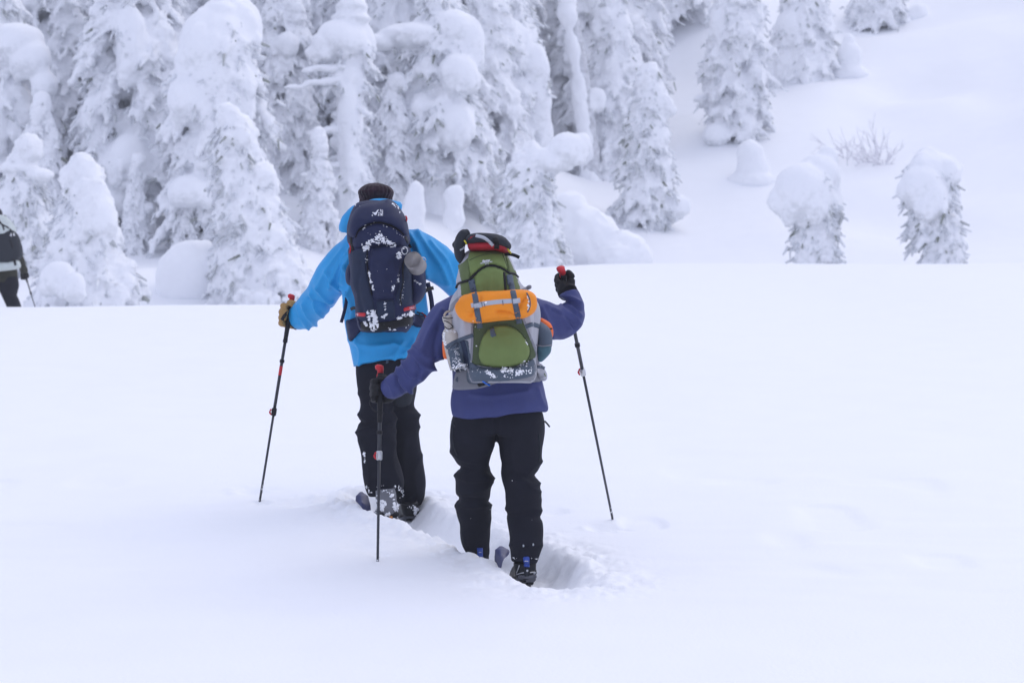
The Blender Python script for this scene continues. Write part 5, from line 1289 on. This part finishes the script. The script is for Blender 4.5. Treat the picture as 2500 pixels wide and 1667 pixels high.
    crust('snow_crust', [([(1225, 902), (1240, 903), (1250, 902)], 2.5, 40, .8), ([(1190, 907), (1197, 914), (1208, 921)], 2.2, 40, .6), ([(1262, 913), (1275, 905)], 3, 36, .7), ([(1270, 890), (1290, 885)], 3, 22, .5), ([(1230, 918), (1250, 915), (1290, 905)], 5, 40, .42), ([(1150, 905), (1180, 906)], 4, 10, .3), ([(1288, 908), (1300, 900)], 3, 14, .5)], S, M_SNOW, bs, 23, thick=.005)
    crust('snow_crust', [([(1288, 722), (1292, 735), (1288, 755)], 1.2, 34, .5), ([(1184, 738), (1188, 739)], 1, 6, .6)], S, M_SNOW, sk, 24, thick=.004)
    crust('snow_crust', [([(1160, 844), (1164, 845)], 1, 4, .4), ([(1283, 832), (1288, 842)], 1, 8, .35), ([(1150, 787), (1160, 800)], 10, 6, .25)], S, M_SNOW, k, 25, thick=.003)
    # orange folded cloth in both belt pockets
    for lab, o in (('orange cloth poking out beyond the right side pocket of the green pack', [(1318, 776, 3, .02, 11.16), (1330, 790, 12, .045, 11.15), (1336, 806, 13, .05, 11.15), (1340, 822, 9, .04, 11.15)]), ('orange cloth showing behind the bottle of the green pack', [(1088, 828, 4, .03, 11.12), (1090, 845, 8, .04, 11.12), (1091, 862, 8, .04, 11.12), (1091, 874, 6, .03, 11.12)])):
        tt = thing('cloth_bundle', lab, 'cloth', at(o[1][0], o[1][1], o[1][4]))
        V, Q = cloth([loft(o, 18, 20, flat=True)], .007, 2, wr=.005, wscale=(12, 12, 10), seed=int(o[0][0])); link('folds', mesh_np('folds', V, None, Q), M['orange_red'], tt)
        if 'right' in lab: free_strap('trim', [(1322, 802, 11.09), (1335, 804, 11.085), (1348, 802, 11.1)], 4, M['black'], tt)
    # the black and red bundle under the lid strap
    bn = thing('bag', 'black and red bag with a grey stripe, strapped on top of the green pack', 'bag', at(1190, 595, 11.08))
    rd = [(1142, 602, 6, .04, 11.06), (1150, 601, 12, .08, 11.06), (1180, 601, 12, .11, 11.06), (1212, 602, 11, .11, 11.06), (1230, 609, 11, .09, 11.06), (1242, 615, 4, .04, 11.06)]
    V, Q = cloth([loft(rd, 30, 24)], .007, 3, wr=.004, wscale=(8, 8, 16), seed=31); S.add(V, Q); link('red_body', mesh_np('red_body', V, None, Q), M['red_cloth'], bn)
    bk = [(1141, 594, 5, .03, 11.05), (1148, 588, 13, .08, 11.05), (1165, 584, 13, .115, 11.05), (1195, 585, 14, .12, 11.05), (1222, 592, 14, .11, 11.05), (1238, 600, 9, .07, 11.05), (1245, 606, 4, .03, 11.05)]
    V, Q = cloth([loft(bk, 30, 26)], .007, 3, wr=.004, wscale=(8, 8, 16), seed=32); S.add(V, Q); link('black_cover', mesh_np('black_cover', V, None, Q), M['charcoal_cloth'], bn)
    strap('grey_stripe', [(1161, 575), (1180, 580), (1193, 589), (1204, 600)], 8, S, M['reflective'], bn, thick=.009, default=10.95)
    panel('red_edge', [(1141, 586), (1148, 578), (1158, 573), (1166, 573), (1156, 578), (1147, 586)], S, M['red_cloth'], bn, thick=.005, edge=2, step=3, default=10.97)
    strap('lash_strap', [(1207, 580), (1213, 592), (1212, 608)], 13, S, M['black'], bn, default=10.95)
    for c in ((1137, 592), (1242, 612), (1246, 616)): tube_obj('drawcord', [at(c[0] - 3, c[1] - 4, 10.99), at(c[0], c[1], 10.97), at(c[0] + 2, c[1] + 4, 10.98)], .0035, M['yellow'], bn, 6, 8)
    gl = thing('glove', 'limp black glove tucked upright beside the black and red bag', 'glove', at(1126, 610, 11.08))
    gv = [(1136, 562, 6, .02, 11.08), (1134, 568, 11, .035, 11.08), (1127, 584, 14, .045, 11.07), (1122, 605, 13, .05, 11.06), (1124, 628, 11, .045, 11.05), (1130, 648, 5, .02, 11.05)]
    parts = [loft(gv, 26, 20)]
    for f in ([(1136, 575), (1141, 566), (1144, 563)], [(1118, 600), (1112, 596), (1111, 603)]):
        pf = np.array([at(a, b_, 11.07) for a, b_ in f]); parts.append(tubes(catmull(pf, 6)[None], np.array([[.016, .017, .016, .015, .013, .008]]), 10))
    V, Q = cloth(parts, .006, 3, wr=.004, wscale=(14, 14, 10), seed=33); S.add(V, Q); link('shell', mesh_np('shell', V, None, Q), M['charcoal_cloth'], gl)
    strap('cuff_tab', [(1123, 611), (1130, 607), (1134, 603)], 4, S, M['reflective'], gl, default=11.0)
    # skis
    ski('blue-grey ski of the indigo-jacketed skier, tip showing between the trouser legs', [(.34, 10.75), (.16, 11.15), (.05, 11.45), (-.055, 11.98)], .15)
    ski('ski under the left boot of the indigo-jacketed skier, sunk in the track', [(.02, 11.25), (-.1, 11.6), (-.18, 11.85), (-.42, 12.5)], .02)
indigo_skier()

# ------------------------------------------------------------------ third skier, beyond the crest on the left
def far_skier():
    Y = 31.5
    x = at(-14, 740, Y)[0]
    p = thing('person', 'partly seen skier in black trousers at the left edge of the picture', 'person', (x, Y, gz(x, Y)))
    torso = [(-12, 555, 20, .1, Y), (-12, 580, 42, .14, Y), (-10, 630, 46, .15, Y), (-8, 675, 50, .16, Y), (-8, 690, 49, .16, Y)]
    larm = [(-45, 585, 16, .1, Y), (-64, 620, 13, .08, Y), (-78, 660, 12, .07, Y + .1), (-84, 690, 9, .05, Y + .25)]
    rarm = [(20, 585, 16, .1, Y), (38, 620, 13, .08, Y + .1), (52, 645, 11, .07, Y + .25), (60, 664, 8, .05, Y + .4)]
    lleg = [(-30, 680, 24, .14, Y), (-32, 720, 21, .12, Y), (-31, 750, 18, .1, Y), (-30, 790, 15, .1, Y), (-30, 815, 13, .09, Y)]
    rleg = [(18, 680, 28, .14, Y), (21, 700, 24, .13, Y), (22, 722, 17, .11, Y), (34, 748, 17, .1, Y - .05), (42, 785, 15, .1, Y - .1), (44, 812, 13, .09, Y - .1)]
    body_mesh(at(-12, 527, Y), shrink(torso, .8), [shrink(larm, .65), shrink(rarm, .65)], [shrink(lleg, .6), shrink(rleg, .6)], p)
    V, Q = cloth([loft(torso, 18, 24), loft(larm, 18, 16), loft(rarm, 18, 16)], .02, 3, wr=.01, wscale=(5, 5, 5), seed=41); soft('jacket', V, Q, M['olive_drab'], p)
    V, Q = cloth([loft([(-6, 670, 46, .14, Y), (-6, 700, 44, .14, Y)], 8, 22, flat=True), loft(lleg, 26, 18), loft(rleg, 26, 18)], .02, 3, wr=.012, wscale=(5, 5, 7), seed=42); soft('trousers', V, Q, M['black_trousers'], p)
    V, q, t = loft([(-12, 508, 6, .04, Y), (-12, 513, 15, .08, Y), (-12, 525, 18, .1, Y), (-12, 540, 17, .1, Y)], 12, 20, flat=True); link('hat', mesh_np('hat', V, t, q), M['charcoal_cloth'], p)
    for arm, s in ((larm, 1), (rarm, -1)):
        e = at(arm[-1][0], arm[-1][1], arm[-1][4]); glove('glove', e + np.array([.02 * s, .03, -.05]), np.array([0, 0, -1.]), e + np.array([0, 0, .04]), M['black'], p, sgn=s, sc_=1.1)
    for lg in (lleg, rleg):
        V, T = blobs([at(lg[-1][0], lg[-1][1] + 6, lg[-1][4]) + np.array([0, .06, 0])], [[.06, .15, .07]]); link('boot', mesh_np('boot', V, T), M['boot_black'], p)
    k = thing('backpack', 'black pack under a white top, on the back of the skier at the left edge', 'backpack', at(-5, 600, Y - .3))
    S = Surface(); Yk = Y - .32
    bag = [(-8, 560, 40, .12, Yk), (-8, 575, 52, .17, Yk), (-6, 600, 58, .19, Yk), (-6, 625, 58, .19, Yk), (-8, 640, 45, .15, Yk)]
    V, Q = cloth([loft(bag, 20, 28, power=3, flat=True)], .018, 3, wr=.012, wscale=(5, 5, 5), seed=43); S.add(V, Q); soft('main_bag', V, Q, M['charcoal_cloth'], k)
    top = [(-10, 526, 16, .06, Yk), (-10, 532, 30, .11, Yk), (-9, 545, 40, .15, Yk), (-8, 560, 46, .17, Yk), (-8, 572, 46, .16, Yk)]
    V, Q = cloth([loft(top, 16, 26, flat=True)], .018, 3, wr=.008, seed=44); S.add(V, Q); soft('lid', V, Q, M['white_cloth'], k)
    for ln in ([(-2, 540), (6, 550), (10, 562)], [(-20, 530), (5, 548), (20, 556), (34, 570)]): strap('lid_strap', ln, 4, S, M['black'], k, thick=.01, default=Yk - .18)
    strap('front_strap', [(24, 585), (28, 595), (31, 606)], 5, S, M['black'], k, thick=.01, default=Yk - .19)
    V, q, t = loft([(-62, 655, 6, .05, Yk - .05), (-58, 654, 12, .08, Yk - .05), (0, 650, 12.5, .085, Yk - .05), (42, 646, 11, .08, Yk - .05), (49, 645, 5, .04, Yk - .05)], 20, 20)
    mt = link('sleeping_mat', mesh_np('sleeping_mat', V, t, q), M['white_cloth']); mt['label'] = 'white rolled mat under the black pack at the left edge'; mt['category'] = 'mat'
    S.add(V, q, t); strap('mat_strap', [(33, 632), (36, 640), (38, 648)], 6, S, M['black'], k, thick=.01, default=Yk - .15)
    crust('snow_crust', [([(22, 578), (30, 574), (36, 572)], 2.5, 12, .4)], S, M_SNOW, k, 45, thick=.02)
    pole('thin dark ski pole of the skier at the left edge', (58, 660, Y + .42), (92, 770, Y + 1.2), 0, dict(split=.5, frost=0, lever=0), mirror=1)
far_skier()
# ------------------------------------------------------------------ haze
def build_haze():
    bm = bmesh.new(); bmesh.ops.create_cube(bm, size=1)
    me = bpy.data.meshes.new("haze"); bm.to_mesh(me); bm.free()
    m = bpy.data.materials.new("haze"); m.use_nodes = True
    t = m.node_tree; t.nodes.remove(t.nodes["Principled BSDF"])
    v = t.nodes.new("ShaderNodeVolumePrincipled"); v.inputs["Density"].default_value = HAZE
    v.inputs["Color"].default_value = (.95, .97, 1, 1); v.inputs["Anisotropy"].default_value = 0
    t.links.new(v.outputs[0], t.nodes["Material Output"].inputs["Volume"])
    o = link("haze", me, m, kind="stuff")
    zs = [ (ob.matrix_world @ Vector(c)).z for ob in sc.objects if ob.type == 'MESH' and ob is not o for c in ob.bound_box ]
    lo, hi = min(zs) - 1, max(zs) + 1
    o.scale = (400, 300, hi - lo); o.location = (0, 70, (lo + hi) / 2)
if HAZE: 
    bpy.context.view_layer.update()
    build_haze()
